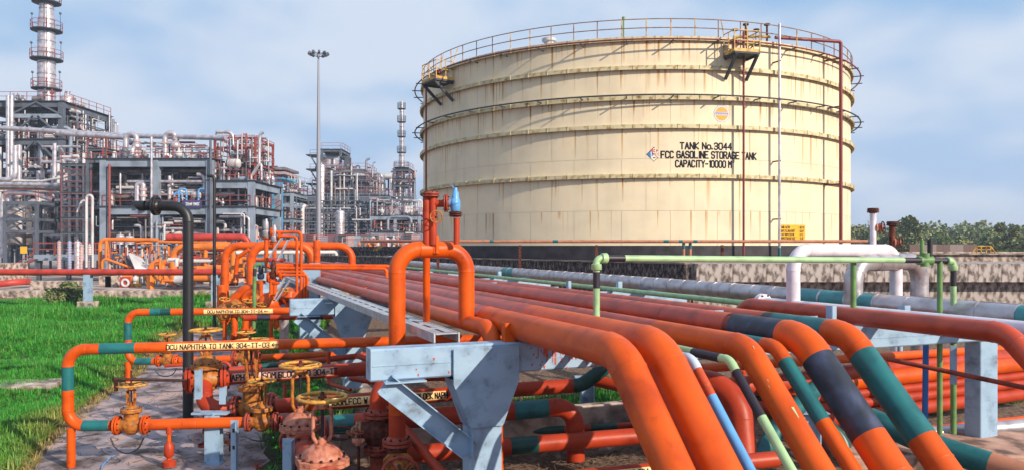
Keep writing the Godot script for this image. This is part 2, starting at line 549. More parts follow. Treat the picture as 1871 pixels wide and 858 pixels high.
# a flanged gate valve: body on the pipe's axis A, bonnet, yoke, stem and handwheel along S
func gate_valve(called: String, label: String, c: Vector3, A: Vector3, S: Vector3, r: float, o := {}) -> Node3D:
	var root := thing(called, label, "valve", c, o.get("group", ""))
	S = (S - A * S.dot(A)).normalized()
	var bs := Basis(A, S, A.cross(S))
	var bm: Material = o.get("body", M.ochre)
	var L: float = o.get("half", r * 2.1)
	var neck: float = o.get("neck", r * 2.1)
	var top: float = o.get("top", r * 7.0)        # height of the handwheel above the bore
	var wheel: float = o.get("wheel", r * 2.4)
	var dome: bool = o.get("dome", false)
	var bw: float = o.get("bonnet", r * 1.75)
	var along_a := Basis(bs.z, A, S)
	var b := MB.new()
	b.lathe([[r * .7, -L], [r * 1.1, -L], [r * 1.15, -L * .6], [r * 1.5, -L * .3], [r * 1.55, 0], [r * 1.5, L * .3], [r * 1.15, L * .6], [r * 1.1, L], [r * .7, L]], Vector3.ZERO, along_a, 24)
	b.lathe([[0, -r * 1.7], [r * .7, -r * 1.66], [r * 1.2, -r * 1.3], [r * 1.32, -r * .6], [r * 1.3, neck], [0, neck]], Vector3.ZERO, bs, 24)
	put("body", b, bm, root)
	flange(root, A * (L + r * .2), A, r, o.get("flange", M.flange_red), {"bolts": 8})
	flange(root, -A * (L + r * .2), -A, r, o.get("flange", M.flange_red), {"bolts": 8})
	# bonnet: a bolted pair of round or squarish plates, then a dome or cone
	var f := MB.new()
	var th := r * .3
	if o.get("square", false):
		f.cbox(bs.y * (neck + th * .5), Vector3(th, bw * 2, bw * 1.9), bw * .35, Basis(bs.y, bs.z, bs.x))
		f.cbox(bs.y * (neck + th * 1.6), Vector3(th, bw * 2, bw * 1.9), bw * .35, Basis(bs.y, bs.z, bs.x))
	else:
		f.lathe([[0, neck], [bw - .005, neck], [bw, neck + .005], [bw, neck + th - .005], [bw - .005, neck + th], [bw * .96, neck + th + .003], [bw * .96, neck + th + .009], [bw, neck + th + .013], [bw, neck + th * 2], [bw - .005, neck + th * 2 + .01], [0, neck + th * 2 + .01]], Vector3.ZERO, bs, 28)
	var y0 := neck + th * 2 + .008
	var yd := y0
	if dome:
		f.lathe([[bw * .86, y0], [bw * .82, y0 + r * .3], [bw * .66, y0 + r * .75], [bw * .42, y0 + r * 1.05], [bw * .2, y0 + r * 1.15], [0, y0 + r * 1.15]], Vector3.ZERO, bs, 24)
		yd = y0 + r * 1.15
	else:
		f.lathe([[r * 1.0, y0], [r * .75, y0 + r * .4], [r * .5, y0 + r * .6], [0, y0 + r * .6]], Vector3.ZERO, bs, 18)
		yd = y0 + r * .6
	f.lathe([[0, yd - .01], [r * .42, yd - .01], [r * .42, yd + r * .25], [r * .3, yd + r * .3], [r * .3, yd + r * .55], [0, yd + r * .55]], Vector3.ZERO, bs, 12)
	put("bonnet", f, o.get("bonnet_mat", bm), root)
	var bo := MB.new()
	var nb: int = o.get("bonnet_bolts", 10)
	for k in nb:
		var t := TAU * (k + .5) / nb
		var p := (bs.x * cos(t) + bs.z * sin(t)) * bw * .9
		bo.cyl(p + bs.y * (neck - r * .16), p + bs.y * (y0 + r * .18), r * .07, 6)
		bo.cyl(p + bs.y * y0, p + bs.y * (y0 + r * .13), r * .12, 6)
		bo.cyl(p + bs.y * (neck - r * .13), p + bs.y * neck, r * .12, 6)
	stuff("bonnet_bolts", bo, M.rust_dark, root)
	# yoke
	var yt: float = top - wheel * .3
	var sp: float = o.get("yoke", r * .75)
	var yo := MB.new()
	for s in [-1, 1]:
		var e: Vector3 = (bs.z if o.get("turned", false) else A) * s
		var arm: Array = [e * r * .45 + S * (yd + r * .05), e * sp + S * (yd + (yt - yd) * .18), e * sp + S * (yd + (yt - yd) * .82), e * r * .3 + S * yt]
		var p := route(arm, r * .17, r * .6)
		yo.sweep(p[0], p[1], p[2], 8)
		if o.get("plates", false):
			yo.box(e * sp * .8 + S * (yd + (yt - yd) * .5), Vector3(r * .16, (yt - yd) * .95, r * 1.1), bs)
	yo.lathe([[0, yt - r * .3], [r * .55, yt - r * .3], [r * .6, yt], [r * .45, yt + r * .2], [r * .3, top - wheel * .1], [0, top - wheel * .1]], Vector3.ZERO, bs, 12)
	put("yoke", yo, o.get("yoke_mat", bm), root)
	var st := MB.new()
	st.cyl(S * yd, S * (top + o.get("rise", wheel * .25)), r * .15, 8)
	put("stem", st, o.get("stem", M.rust_dark), root)
	hand_wheel(root, S * top, S, wheel, o.get("wheel_mat", M.wheel_yellow), o.get("spokes", 5))
	return root

# ---------------------------------------------------------------- hand painted lettering, stroke by stroke
const GLYPH := {"A": "00 26 40|12 32", "B": "00 06 36 45 44 33 03|33 42 41 30 00", "C": "45 36 16 05 01 10 30 41", "D": "00 06 26 45 41 20 00", "E": "46 06 00 40|03 33", "F": "46 06 00|03 33", "G": "45 36 16 05 01 10 30 41 43 23", "H": "00 06|40 46|03 43", "I": "20 26", "K": "00 06|46 03 40", "L": "06 00 40", "M": "00 06 23 46 40", "N": "00 06 40 46", "O": "10 01 05 16 36 45 41 30 10", "P": "00 06 36 45 44 33 03", "R": "00 06 36 45 44 33 03|23 40", "S": "45 36 16 05 04 13 33 42 41 30 10 01", "T": "06 46|26 20", "U": "06 01 10 30 41 46", "V": "06 20 46", "W": "06 10 24 30 46", "Y": "06 23 46|23 20", "Z": "06 46 00 40", "0": "10 01 05 16 36 45 41 30 10", "1": "15 26 20", "2": "05 16 36 45 44 00 40", "3": "05 16 36 45 44 33 13|33 42 41 30 10 01", "4": "30 36 02 42", "5": "46 06 04 34 43 41 30 10 01", "6": "45 36 16 05 01 10 30 41 42 33 03", "8": "13 04 05 16 36 45 44 33 13 02 01 10 30 41 42 33", "-": "03 33", ".": "10 11", "o": "10 01 03 14 34 43 41 30 10", "<": "03 93|25 03 21", "x": "00 44|04 40"}

func lettering(text: String, place: Callable, h: float, wide: float, stroke: float, centred := true) -> MB:   # place(x, y) puts flat letters onto the surface
	var b := MB.new()
	var u := h / 6.0
	var adv := u * wide
	var total := 0.0
	for ch in text:
		total += adv * (3.0 if ch == " " else 2.6 if ch == "." or ch == "I" or ch == "1" else 10.5 if ch == "<" else 5.6)
	var x := -total * .5 if centred else 0.0
	for ch in text:
		if GLYPH.has(ch):
			for line in GLYPH[ch].split("|"):
				var pt: Array = []
				for s in line.split(" "):
					pt.append(Vector2(x + (float(s[0]) - (1.0 if ch == "I" or ch == "1" or ch == "." else 0.0)) * adv, float(s[1]) * u))
				for k in pt.size() - 1:
					var a: Vector2 = pt[k]
					var c: Vector2 = pt[k + 1]
					var d := (c - a).normalized()
					var e := Vector2(-d.y, d.x) * stroke * .5
					a -= d * stroke * .38
					c += d * stroke * .38
					var n := maxi(1, int(a.distance_to(c) / (h * .25)))
					for j in n:
						var p := a.lerp(c, float(j) / n)
						var q := a.lerp(c, float(j + 1) / n)
						b.quad(place.call(p - e), place.call(q - e), place.call(q + e), place.call(p + e))
		x += adv * (3.0 if ch == " " else 2.6 if ch == "." or ch == "I" or ch == "1" else 10.5 if ch == "<" else 5.6)
	return b

func on_pipe(c: Vector3, ax: Vector3, toward: Vector3, r: float) -> Callable:   # wraps x along the pipe and y round it, the middle facing `toward`
	var f := (toward - ax * toward.dot(ax)).normalized()
	var up := ax.cross(-f).normalized()
	if up.y < 0: up = -up
	return func(p: Vector2) -> Vector3: return c + ax * p.x + (f * cos(p.y / r) + up * sin(p.y / r)) * r

func seg_px(a: Vector3, b: Vector3, px: float) -> Vector3:      # the point of a straight length that the photograph shows in this column
	var k := (px - 935.5) / F
	var fa := a.x + k * a.z
	var fb := b.x + k * b.z
	return a.lerp(b, fa / (fa - fb))

func pipe_label(root: Node, text: String, a: Vector3, b: Vector3, r: float, tall: float, o := {}) -> void:   # a painted yellow panel with black letters on the side of a pipe
	var ax := (b - a).normalized()
	var c := (a + b) * .5
	var to: Vector3 = Vector3(0, EYE, 0) - c
	to.y *= o.get("lift", .6)
	var f := on_pipe(c, ax, to, r + .002)
	var l := a.distance_to(b) * .5
	var m := MB.new()
	var s := 8
	for k in s:
		var y0 := tall * (float(k) / s - .5)
		var y1 := tall * (float(k + 1) / s - .5)
		m.quad(f.call(Vector2(-l, y0)), f.call(Vector2(l, y0)), f.call(Vector2(l, y1)), f.call(Vector2(-l, y1)))
	put("label_panel", m, o.get("panel", M.label_yellow), root)
	var h: float = tall * o.get("letters", .62)
	var g := on_pipe(c + ax * o.get("shift", 0.0), ax, to, r + .0045)
	var off := h * .5
	put("lettering", lettering(text, func(p: Vector2) -> Vector3: return g.call(p - Vector2(0, off)), h, o.get("wide", .8), h * .19), M.letter, root)

func _ready() -> void:
	rng.seed = 11
	# ---- camera
	var cam := Camera3D.new()
	cam.name = "camera"
	cam.projection = Camera3D.PROJECTION_FRUSTUM
	cam.near = .1
	cam.far = 4000.0
	cam.size = 2 * .1 * 429.0 / F
	cam.frustum_offset = Vector2(0, .1 * 21.0 / F)
	cam.position = Vector3(0, EYE, 0)
	add_child(cam)
	cam.current = true
	# ---- sky
	var env := Environment.new()
	env.background_mode = Environment.BG_SKY
	env.tonemap_mode = Environment.TONE_MAPPER_LINEAR
	env.tonemap_exposure = 1.15
	env.sdfgi_enabled = true
	env.ssao_enabled = true
	env.ssil_enabled = true
	var sky := Sky.new()
	var sm := PanoramaSkyMaterial.new()
	sm.panorama = ImageTexture.create_from_image(sky_image())
	sky.sky_material = sm
	env.sky = sky
	env.background_energy_multiplier = .85
	env.fog_enabled = true
	env.fog_density = .0006
	env.fog_light_color = Color(.82, .87, .95)
	var we := WorldEnvironment.new()
	we.name = "environment"
	we.environment = env
	add_child(we)
	# ---- sun: low, from behind the viewer's right shoulder
	var sun := DirectionalLight3D.new()
	sun.name = "sun"
	sun.light_energy = 1.6
	sun.light_color = Color(1, .945, .86)
	sun.light_angular_distance = .5
	sun.shadow_enabled = true
	add_child(sun)
	var az := deg_to_rad(50)
	var el := deg_to_rad(26)
	sun.look_at_from_position(Vector3.ZERO, -Vector3(sin(az) * cos(el), sin(el), cos(az) * cos(el)), Vector3.UP)
	make_materials()
	build_ground()
	build_dike()
	build_tank()
	build_tank_fittings()
	build_rack()
	build_rack_pipes()
	build_loop()
	build_green_frame()
	build_white_pipes()
	build_under_rack()
	build_manifold()
	build_far_manifold()
	build_plant()
	build_yard()
	build_trees()
	build_grass()

func sky_image() -> Image:
	var w := 1024
	var h := 512
	var im := Image.create(w, h, false, Image.FORMAT_RGBF)
	var a := FastNoiseLite.new()
	a.seed = 21
	a.frequency = 1.5
	a.fractal_octaves = 5
	var c := FastNoiseLite.new()
	c.seed = 4
	c.frequency = 5.0
	c.fractal_octaves = 4
	var blue := Color(.26, .5, .82)
	var low := Color(.5, .66, .9)
	var white := Color(.74, .82, .95)
	for y in h:
		var p := PI * (.5 - (y + .5) / h)
		for x in w:
			var t := TAU * (x + .5) / w
			var d := Vector3(cos(p) * sin(t), sin(p), cos(p) * cos(t))
			var up := maxf(d.y, 0.0)
			var k := clampf(up / .45, 0, 1)
			var s := low.lerp(blue, k)
			var q := d / (up + .35)
			var n := a.get_noise_3d(q.x * .8, q.y * 1.3, q.z * .8) * .8 + c.get_noise_3d(q.x * .6, q.y * 2.0, q.z * .6) * .28
			var cl := smoothstep(-.26, .36, n + .08)
			s = s.lerp(white, cl * .85)
			if d.y < 0: s = Color(.3, .28, .26)
			im.set_pixel(x, y, s)
	return im

# ---------------------------------------------------------------- ground
func flat(mb: MB, pts: Array, y: float) -> void:
	var p := PackedVector2Array()
	for q in pts: p.append(Vector2(q.x, q.z))
	if not Geometry2D.is_polygon_clockwise(p):
		p.reverse()
	var t := Geometry2D.triangulate_polygon(p)
	var k := mb.v.size()
	for q in p:
		mb.v.append(Vector3(q.x, y, q.y))
		mb.n.append(Vector3.UP)
	for j in range(0, t.size(), 3):
		var a := p[t[j]]
		var b := p[t[j + 1]]
		var c := p[t[j + 2]]
		if (b - a).cross(c - a) > 0:
			mb.i.append_array([k + t[j], k + t[j + 1], k + t[j + 2]])
		else:
			mb.i.append_array([k + t[j], k + t[j + 2], k + t[j + 1]])

func outline(px: Array) -> Array:
	var o: Array = []
	for q in px: o.append(H(q[0], q[1], 0))
	return o

func ragged(pts: Array, amount: float, seed_: int) -> Array:     # a worn, uneven edge
	var g := RandomNumberGenerator.new()
	g.seed = seed_
	var o: Array = []
	for k in pts.size():
		var a: Vector3 = pts[k]
		var b: Vector3 = pts[(k + 1) % pts.size()]
		var n := clampi(int(a.distance_to(b) / .5), 1, 60)
		for j in n:
			var p := a.lerp(b, float(j) / n)
			if j > 0: p += Vector3(g.randf_range(-1, 1), 0, g.randf_range(-1, 1)) * amount
			o.append(p)
	return o

var turf_px := [[-260, 557], [120, 556], [432, 554], [425, 590], [335, 600], [300, 615], [262, 645], [225, 690], [160, 735], [110, 775], [55, 830], [10, 905], [-420, 905], [-700, 700]]
var patch_px := [[418, 548], [470, 545], [560, 560], [600, 590], [560, 640], [590, 700], [660, 712], [640, 760], [560, 840], [540, 905], [470, 905], [480, 800], [470, 740], [440, 690], [455, 640], [425, 620], [400, 600]]

func build_ground() -> void:
	var g := MB.new()
	g.quad(Vector3(-1500, 0, 60), Vector3(1500, 0, 60), Vector3(1500, 0, -1600), Vector3(-1500, 0, -1600))
	struct("ground", g, M.soil)
	var t := MB.new()
	flat(t, ragged(outline(turf_px), .2, 1), .006)
	struct("turf_ground", t, M.turf)
	var t2 := MB.new()
	flat(t2, ragged(outline(patch_px), .15, 2), .006)
	struct("weedy_ground", t2, M.turf)
	var p := MB.new()
	flat(p, ragged(outline([[335, 603], [430, 594], [432, 625], [450, 660], [450, 700], [472, 745], [478, 800], [466, 905], [18, 905], [62, 833], [118, 778], [168, 737], [235, 690], [275, 645], [305, 618]]), .16, 3), .012)
	struct("concrete_path", p, M.pad)
	# a stray slab across the grass
	var s := MB.new()
	var a := H(-220, 722, 0)
	var b := H(108, 708, 0)
	s.bar(a + Vector3(0, .08, 0), b + Vector3(0, .08, 0), 1.1, .16)
	tag(put("concrete_slab", s, M.concrete_light), "flat pale concrete slab lying across the grass, at the far left", "slab")
	# paved yard of the process units behind a low kerb
	var y := MB.new()
	flat(y, [Vector3(-70, 0, -51.2), Vector3(-6.5, 0, -51.2), Vector3(-9, 0, -300), Vector3(-190, 0, -300)], .4)
	struct("yard_pavement", y, M.plaza)
	for k in 9:
		var kb := MB.new()
		var x0 := -62.0 + k * 6.1
		kb.cbox(Vector3(x0 + 3.03, .24, -50.7), Vector3(6.06, .5 + (k % 3) * .012, 1.0), .03)
		struct("yard_kerb", kb, M.concrete_light)
	# black litter of dry stalks under the rack is real bits of straw
	var li := MB.new()
	var st := RandomNumberGenerator.new()
	st.seed = 8
	for k in 3600:
		var c := H(st.randf_range(905, 1420), st.randf_range(792, 900), 0.01)
		if k > 2300: c = H(st.randf_range(560, 900), st.randf_range(700, 880), 0.01)
		if k > 3000: c = H(st.randf_range(90, 480), st.randf_range(640, 880), 0.016)
		var d := Vector3(st.randf_range(-1, 1), st.randf_range(-.1, .2), st.randf_range(-1, 1)).normalized()
		li.bar(c + Vector3(0, .01, 0), c + Vector3(0, st.randf_range(.005, .04), 0) + d * st.randf_range(.05, .2), .008, .006)
	tag(put("dry_straw_litter", li, mat("straw", Color(.14, .09, .06), 1)), "dark dry stalks littering the soil under the pipe rack", "litter", "", "stuff")
	for q in [[1110, 826, .16], [1020, 838, .07], [620, 800, .08], [1085, 846, .05]]:
		var r := MB.new()
		var c := H(q[0], q[1], 0)
		r.cbox(c + Vector3(0, q[2] * .35, 0), Vector3(q[2] * 2, q[2] * .7, q[2] * 1.1), q[2] * .16, Basis(Vector3.UP, q[0] * .1))
		tag(put("rubble_stone", r, M.concrete_light), {1110: "largest pale chunk of rubble on the straw under the rack", 1020: "small pale stone on the straw beside the green banded pipe", 620: "small stone in the weeds beside the near dome topped valve", 1085: "smallest stone on the straw under the big orange pipe"}[q[0]], "stone")

# ---------------------------------------------------------------- the concrete dike round the tank
func build_dike() -> void:
	var c := W(1258, 480, 0).normalized()
	var corner := Vector3((1258 - 935.5) / F * 32.5, 0, -32.5)
	var farp := Vector3((560 - 935.5) / F * 62.0, 0, -62.0)
	var d := thing("dark_dike_wall", "blackened concrete dike wall behind the pipes, running left in front of the tank", "wall")
	var n := 14
	for k in n:
		var a := corner.lerp(farp, float(k) / n)
		var b := corner.lerp(farp, float(k + 1) / n - .0006)
		var m := MB.new()
		m.bar(a + Vector3(0, 1.36, 0), b + Vector3(0, 1.36, 0), .35, 2.6 + (k % 3) * .008)
		put("panel", m, M.dark_wall, d)
		var e := MB.new()
		e.bar(a + Vector3(0, 2.69, 0), b + Vector3(0, 2.69, 0), .5, .07)
		put("coping", e, M.concrete, d)
	var w := thing("pale_dike_wall", "pale mould streaked concrete dike wall with a deep ledge, right of the dark wall", "wall")
	for k in 12:
		var x0 := corner.x + .3 + k * 4.0
		var m := MB.new()
		m.box(Vector3(x0 + 1.995, 2.29, -34.5), Vector3(3.985, .78, 4.4))
		put("ledge_block", m, M.mould_wall, w)
		var e := MB.new()
		e.box(Vector3(x0 + 1.995, .95, -34.9), Vector3(3.985, 1.88, 4.0))
		put("lower_panel", e, M.mould_wall, w)
		var q := MB.new()
		q.box(Vector3(x0 + 1.995, 1.55, -44.2), Vector3(3.985, 3.1, .4))
		put("back_panel", q, M.concrete_light, w)
		if k % 2 == 0:
			var u := MB.new()
			u.box(Vector3(x0 + 2, 2.98, -43.9), Vector3(7.9, .09, .16))
			put("pipe_rail", u, M.concrete, w)

# ---------------------------------------------------------------- the storage tank
const TC := Vector3(8.56, 0, -56.05)
const TR := 15.0
func taz(px: float) -> float:        # azimuth on the shell seen at a photo column
	var d := Vector2((px - 935.5) / F, 1.0).normalized()
	var c := Vector2(TC.x, -TC.z)
	var b := d.dot(c)
	var q := b * b - c.length_squared() + TR * TR
	var p := d * (b - sqrt(maxf(q, 0)))
	return atan2(p.x - c.x, -(p.y - c.y))
func tpos(az: float, r: float, h: float) -> Vector3: return TC + Vector3(sin(az) * r, h, cos(az) * r)
func thigh(px: float, py: float) -> float:
	var p := tpos(taz(px), TR, 0)
	return EYE + (450.0 - py) / F * -p.z
func tbasis(az: float) -> Basis:     # x tangential to the right, y up, z outwards
	return Basis(Vector3(cos(az), 0, -sin(az)), Vector3.UP, Vector3(sin(az), 0, cos(az)))
func on_tank(az: float, h: float, out: float) -> Callable:
	return func(p: Vector2) -> Vector3: return tpos(az + p.x / TR, TR + out, h + p.y)

const RINGS := [7.25, 9.92, 11.46, 13.09]
func tank_skin() -> ImageTexture:
	var w := 1536
	var h := 384
	var fine := FastNoiseLite.new()
	fine.frequency = .02
	fine.fractal_octaves = 4
	var g := RandomNumberGenerator.new()
	g.seed = 5
	var rust := PackedFloat32Array()
	rust.resize(w * h)
	var tops := [3.5, 5.33, 7.2, 9.85, 11.4, 13.0, 14.6]
	for k in 760:                       # rust runs that start under a ring or a seam
		var ti := 1 + g.randi() % 6
		if g.randf() < .45: ti = 4 + g.randi() % 3
		var x := g.randi() % w
		if g.randf() < .55: x = int(int(x / 21.33) * 21.33) + g.randi_range(-1, 1)
		x = posmod(x, w)
		var top := int((tops[ti] - 3.4) / 11.4 * h)
		var ln := int(g.randf_range(.2, 1.0) * (tops[ti] - tops[ti - 1]) / 11.4 * h)
		var wd := g.randi_range(1, 3) if g.randf() < .9 else g.randi_range(4, 9)
		var s := g.randf_range(.15, .9) * (1.0 if wd < 4 else .8)
		for yy in ln:
			var f := s * pow(1.0 - float(yy) / ln, .7) * minf(1.0, (yy + 2) / 6.0)
			for xx in wd:
				var q := (top - yy) * w + posmod(x + xx, w)
				if q >= 0 and q < w * h: rust[q] = minf(rust[q] + f * (1.0 - absf(xx - wd * .5 + .5) / (wd * .6 + .3)), .85)
	var d := PackedByteArray()
	d.resize(w * h * 3)
	for y in h:
		for x in w:
			var k := y * w + x
			var n := fine.get_noise_2d(x * 1.2, y * .12) * .5 + fine.get_noise_2d(x * .5, y * .9 + 400) * .5
			var r := clampf(rust[k] + maxf(0, n - .2) * .3, 0, 1)
			var l := 1.0 + n * .1
			var q := ((h - 1 - y) * w + x) * 3
			d[q] = int(clampf((.935 * l) * lerpf(1, .68, r), 0, 1) * 255)
			d[q + 1] = int(clampf((.872 * l) * lerpf(1, .46, r), 0, 1) * 255)
			d[q + 2] = int(clampf((.752 * l) * lerpf(1, .16, r), 0, 1) * 255)
	return ImageTexture.create_from_image(Image.create_from_data(w, h, false, Image.FORMAT_RGB8, d))

func build_tank() -> void:
	var t := thing("storage_tank", "huge round cream gasoline storage tank with ring girders and a roof railing", "tank", TC)
	var skin := StandardMaterial3D.new()
	skin.albedo_texture = tank_skin()
	skin.albedo_color = Color(.945, .935, .925)
	skin.roughness = .6
	M.tank_skin = skin
	var seams := [3.46, 5.33, 7.25, 8.14, 9.92, 11.46, 13.09, 14.62]
	var np := 36
	var meshes := {}
	for c in 7:
		for k in np:
			var off := .5 * (c % 2)
			var a0 := TAU * (k + off) / np
			var a1 := TAU * (k + off + 1) / np - .0009
			var m := MB.new()
			var nn := 8
			for j in nn + 1:
				var a := lerpf(a0, a1, float(j) / nn)
				for e in 2:
					var y: float = seams[c + e] - (.012 if e == 1 else 0.0)
					m.v.append(Vector3(sin(a), 0, cos(a)) * (TR + (.004 if c % 2 == 0 else 0.0)) + Vector3(0, y, 0))
					m.n.append(Vector3(sin(a), 0, cos(a)))
					m.uv.append(Vector2((a + PI / 2) / PI, 1.0 - (y - 3.4) / 11.4))
				if j > 0:
					var q := (j - 1) * 2
					m.i.append_array([q, q + 1, q + 2, q + 2, q + 1, q + 3])
			put("shell_plate", m, skin, t)
	var inner := MB.new()
	inner.lathe([[TR - .03, .4], [TR - .03, 14.6]], Vector3.ZERO, Basis(), 96)
	put("seam_backing", inner, mat("seam", Color(.6, .48, .3), .8), t)
	var band := MB.new()
	band.lathe([[TR + .5, .4], [TR + .5, .9], [TR + .03, .95], [TR + .03, 3.45], [TR - .01, 3.46]], Vector3.ZERO, Basis(), 128)
	put("base_band", band, mat("tar", Color(.035, .03, .045), .6, 0, M.concrete.albedo_texture, .3), t)
	var roof := MB.new()
	roof.lathe([[TR + .02, 14.62], [TR * .5, 15.0], [0, 15.3]], Vector3.ZERO, Basis(), 64)
	put("roof", roof, M.far_white, t)
	var gm := mat("girder", Color(.6, .52, .32), .6, 0, ramp_tex("soft", [[0, Color(.5, .38, .22)], [.3, Color(.85, .78, .66)], [.5, Color(1, 1, 1)], [1, Color(1, 1, 1)]]), .5)
	for h in RINGS + [14.66]:
		var r := MB.new()
		var o := .23 if h < 14 else .18
		var th := .07
		r.lathe([[TR, h + th], [TR + o, h + th * .6], [TR + o, h - .17], [TR + o - .02, h - .17], [TR + o - .02, h - .02], [TR, h - .02]], Vector3.ZERO, Basis(), 160)
		put("wind_girder", r, gm, t)
		var cl := MB.new()
		for k in 80:
			var a := TAU * (k + .3) / 80
			cl.box(tpos(a, TR + o * .5 + .012, h - .06) - TC, Vector3(.03, .25, o + .025), tbasis(a))
		stuff("girder_stiffeners", cl, gm, t)
	# roof railing
	var posts := 72
	for k in posts:
		var a := TAU * k / posts
		var p := MB.new()
		p.bar(tpos(a, TR + .1, 14.6) - TC, tpos(a, TR + .1, 15.66) - TC, .05, .05)
		put("railing_post", p, M.rail_yellow if k % 5 < 2 else M.rail_brown, t)
	for h in [15.18, 15.66]:
		var r := MB.new()
		r.torus(Vector3(0, h, 0), Basis(), TR + .1, .026, 144, 6)
		put("rail", r, M.rail_brown, t)
	# what is painted on the shell
	var ink: Material = M.letter
	for l in [["TANK No.3044", 1292.5, 267, 11.4, .86], ["FCC GASOLINE STORAGE TANK", 1300.5, 283.3, 11.8, .735], ["CAPACITY-10000 M", 1288, 299.6, 11.8, .68]]:
		var a := taz(l[1])
		var z := -tpos(a, TR, 0).z
		var h: float = l[3] / F * z
		var f := on_tank(a, thigh(l[1], l[2] + l[3] * .5), .012)
		var g := func(p: Vector2) -> Vector3: return f.call(p) - TC
		put("lettering", lettering(l[0], g, h, l[4], h * .21), ink, t)
	var f3 := on_tank(taz(1341), thigh(1341, 297), .012)
	put("lettering", lettering("3", func(p: Vector2) -> Vector3: return f3.call(p) - TC, .2, .8, .035), ink, t)

func tank_patch(a: float, h: float, out: float, pts: Array) -> MB:
	var m := MB.new()
	var c := Vector2.ZERO
	for p in pts: c += p
	c /= pts.size()
	var f := on_tank(a, h, out)
	for k in pts.size():
		m.tri(f.call(c), f.call(pts[k]), f.call(pts[(k + 1) % pts.size()]))
	return m

func platform(called: String, label: String, px: float, py: float, wide: float, deep: float) -> void:
	var a := taz(px)
	var h := thigh(px, py) 
	var t := thing(called, label, "platform", tpos(a, TR, h))
	t.basis = tbasis(a)
	var d := MB.new()
	d.box(Vector3(0, -.06, deep * .5 + .05), Vector3(wide, .1, deep))
	put("deck", d, M.far_dark, t)
	for s in [-1, 1]:
		var e := MB.new()
		e.bar(Vector3(s * wide * .42, -.12, deep), Vector3(s * wide * .42, -1.25, .05), .12, .16)
		put("bracket", e, M.far_dark, t)
		var u := MB.new()
		u.bar(Vector3(s * wide * .42, -.16, .05), Vector3(s * wide * .42, -.16, deep), .1, .1)
		put("deck_beam", u, M.far_dark, t)
	var tb := MB.new()
	for q in [[Vector3(-wide / 2, .08, deep), Vector3(wide / 2, .08, deep)], [Vector3(-wide / 2, .08, deep), Vector3(-wide / 2, .08, .1)], [Vector3(wide / 2, .08, deep), Vector3(wide / 2, .08, .1)]]:
		tb.bar(q[0], q[1], .02, .16)
	put("toe_board", tb, M.rail_yellow, t)
	for x in [-.5, 0, .5]:
		for z in ([deep] if x == 0 else [deep, deep * .5, .1]):
			var p := MB.new()
			p.bar(Vector3(x * wide, 0, z), Vector3(x * wide, 1.15, z), .045, .045)
			put("railing_post", p, M.rail_yellow, t)
	for y in [.6, 1.13]:
		var r := MB.new()
		r.bar(Vector3(-wide / 2, y, deep), Vector3(wide / 2, y, deep), .04, .04)
		for s in [-1, 1]:
			r.bar(Vector3(s * wide / 2, y, deep), Vector3(s * wide / 2, y, .1), .04, .04)
			if y > 1: r.bar(Vector3(s * wide / 2, y, .1), Vector3(s * wide / 2, y + .9, -.2), .04, .04)
		put("rail", r, M.rail_yellow, t)
	var bx := MB.new()
	bx.lathe([[0, 0], [.16, 0], [.16, .3], [.1, .36], [.1, .6], [.22, .62], [.22, .8], [.1, .84], [0, .84]], Vector3(-wide * .22, 0, .5), Basis(), 14)
	put("foam_maker", bx, M.maroon, t)

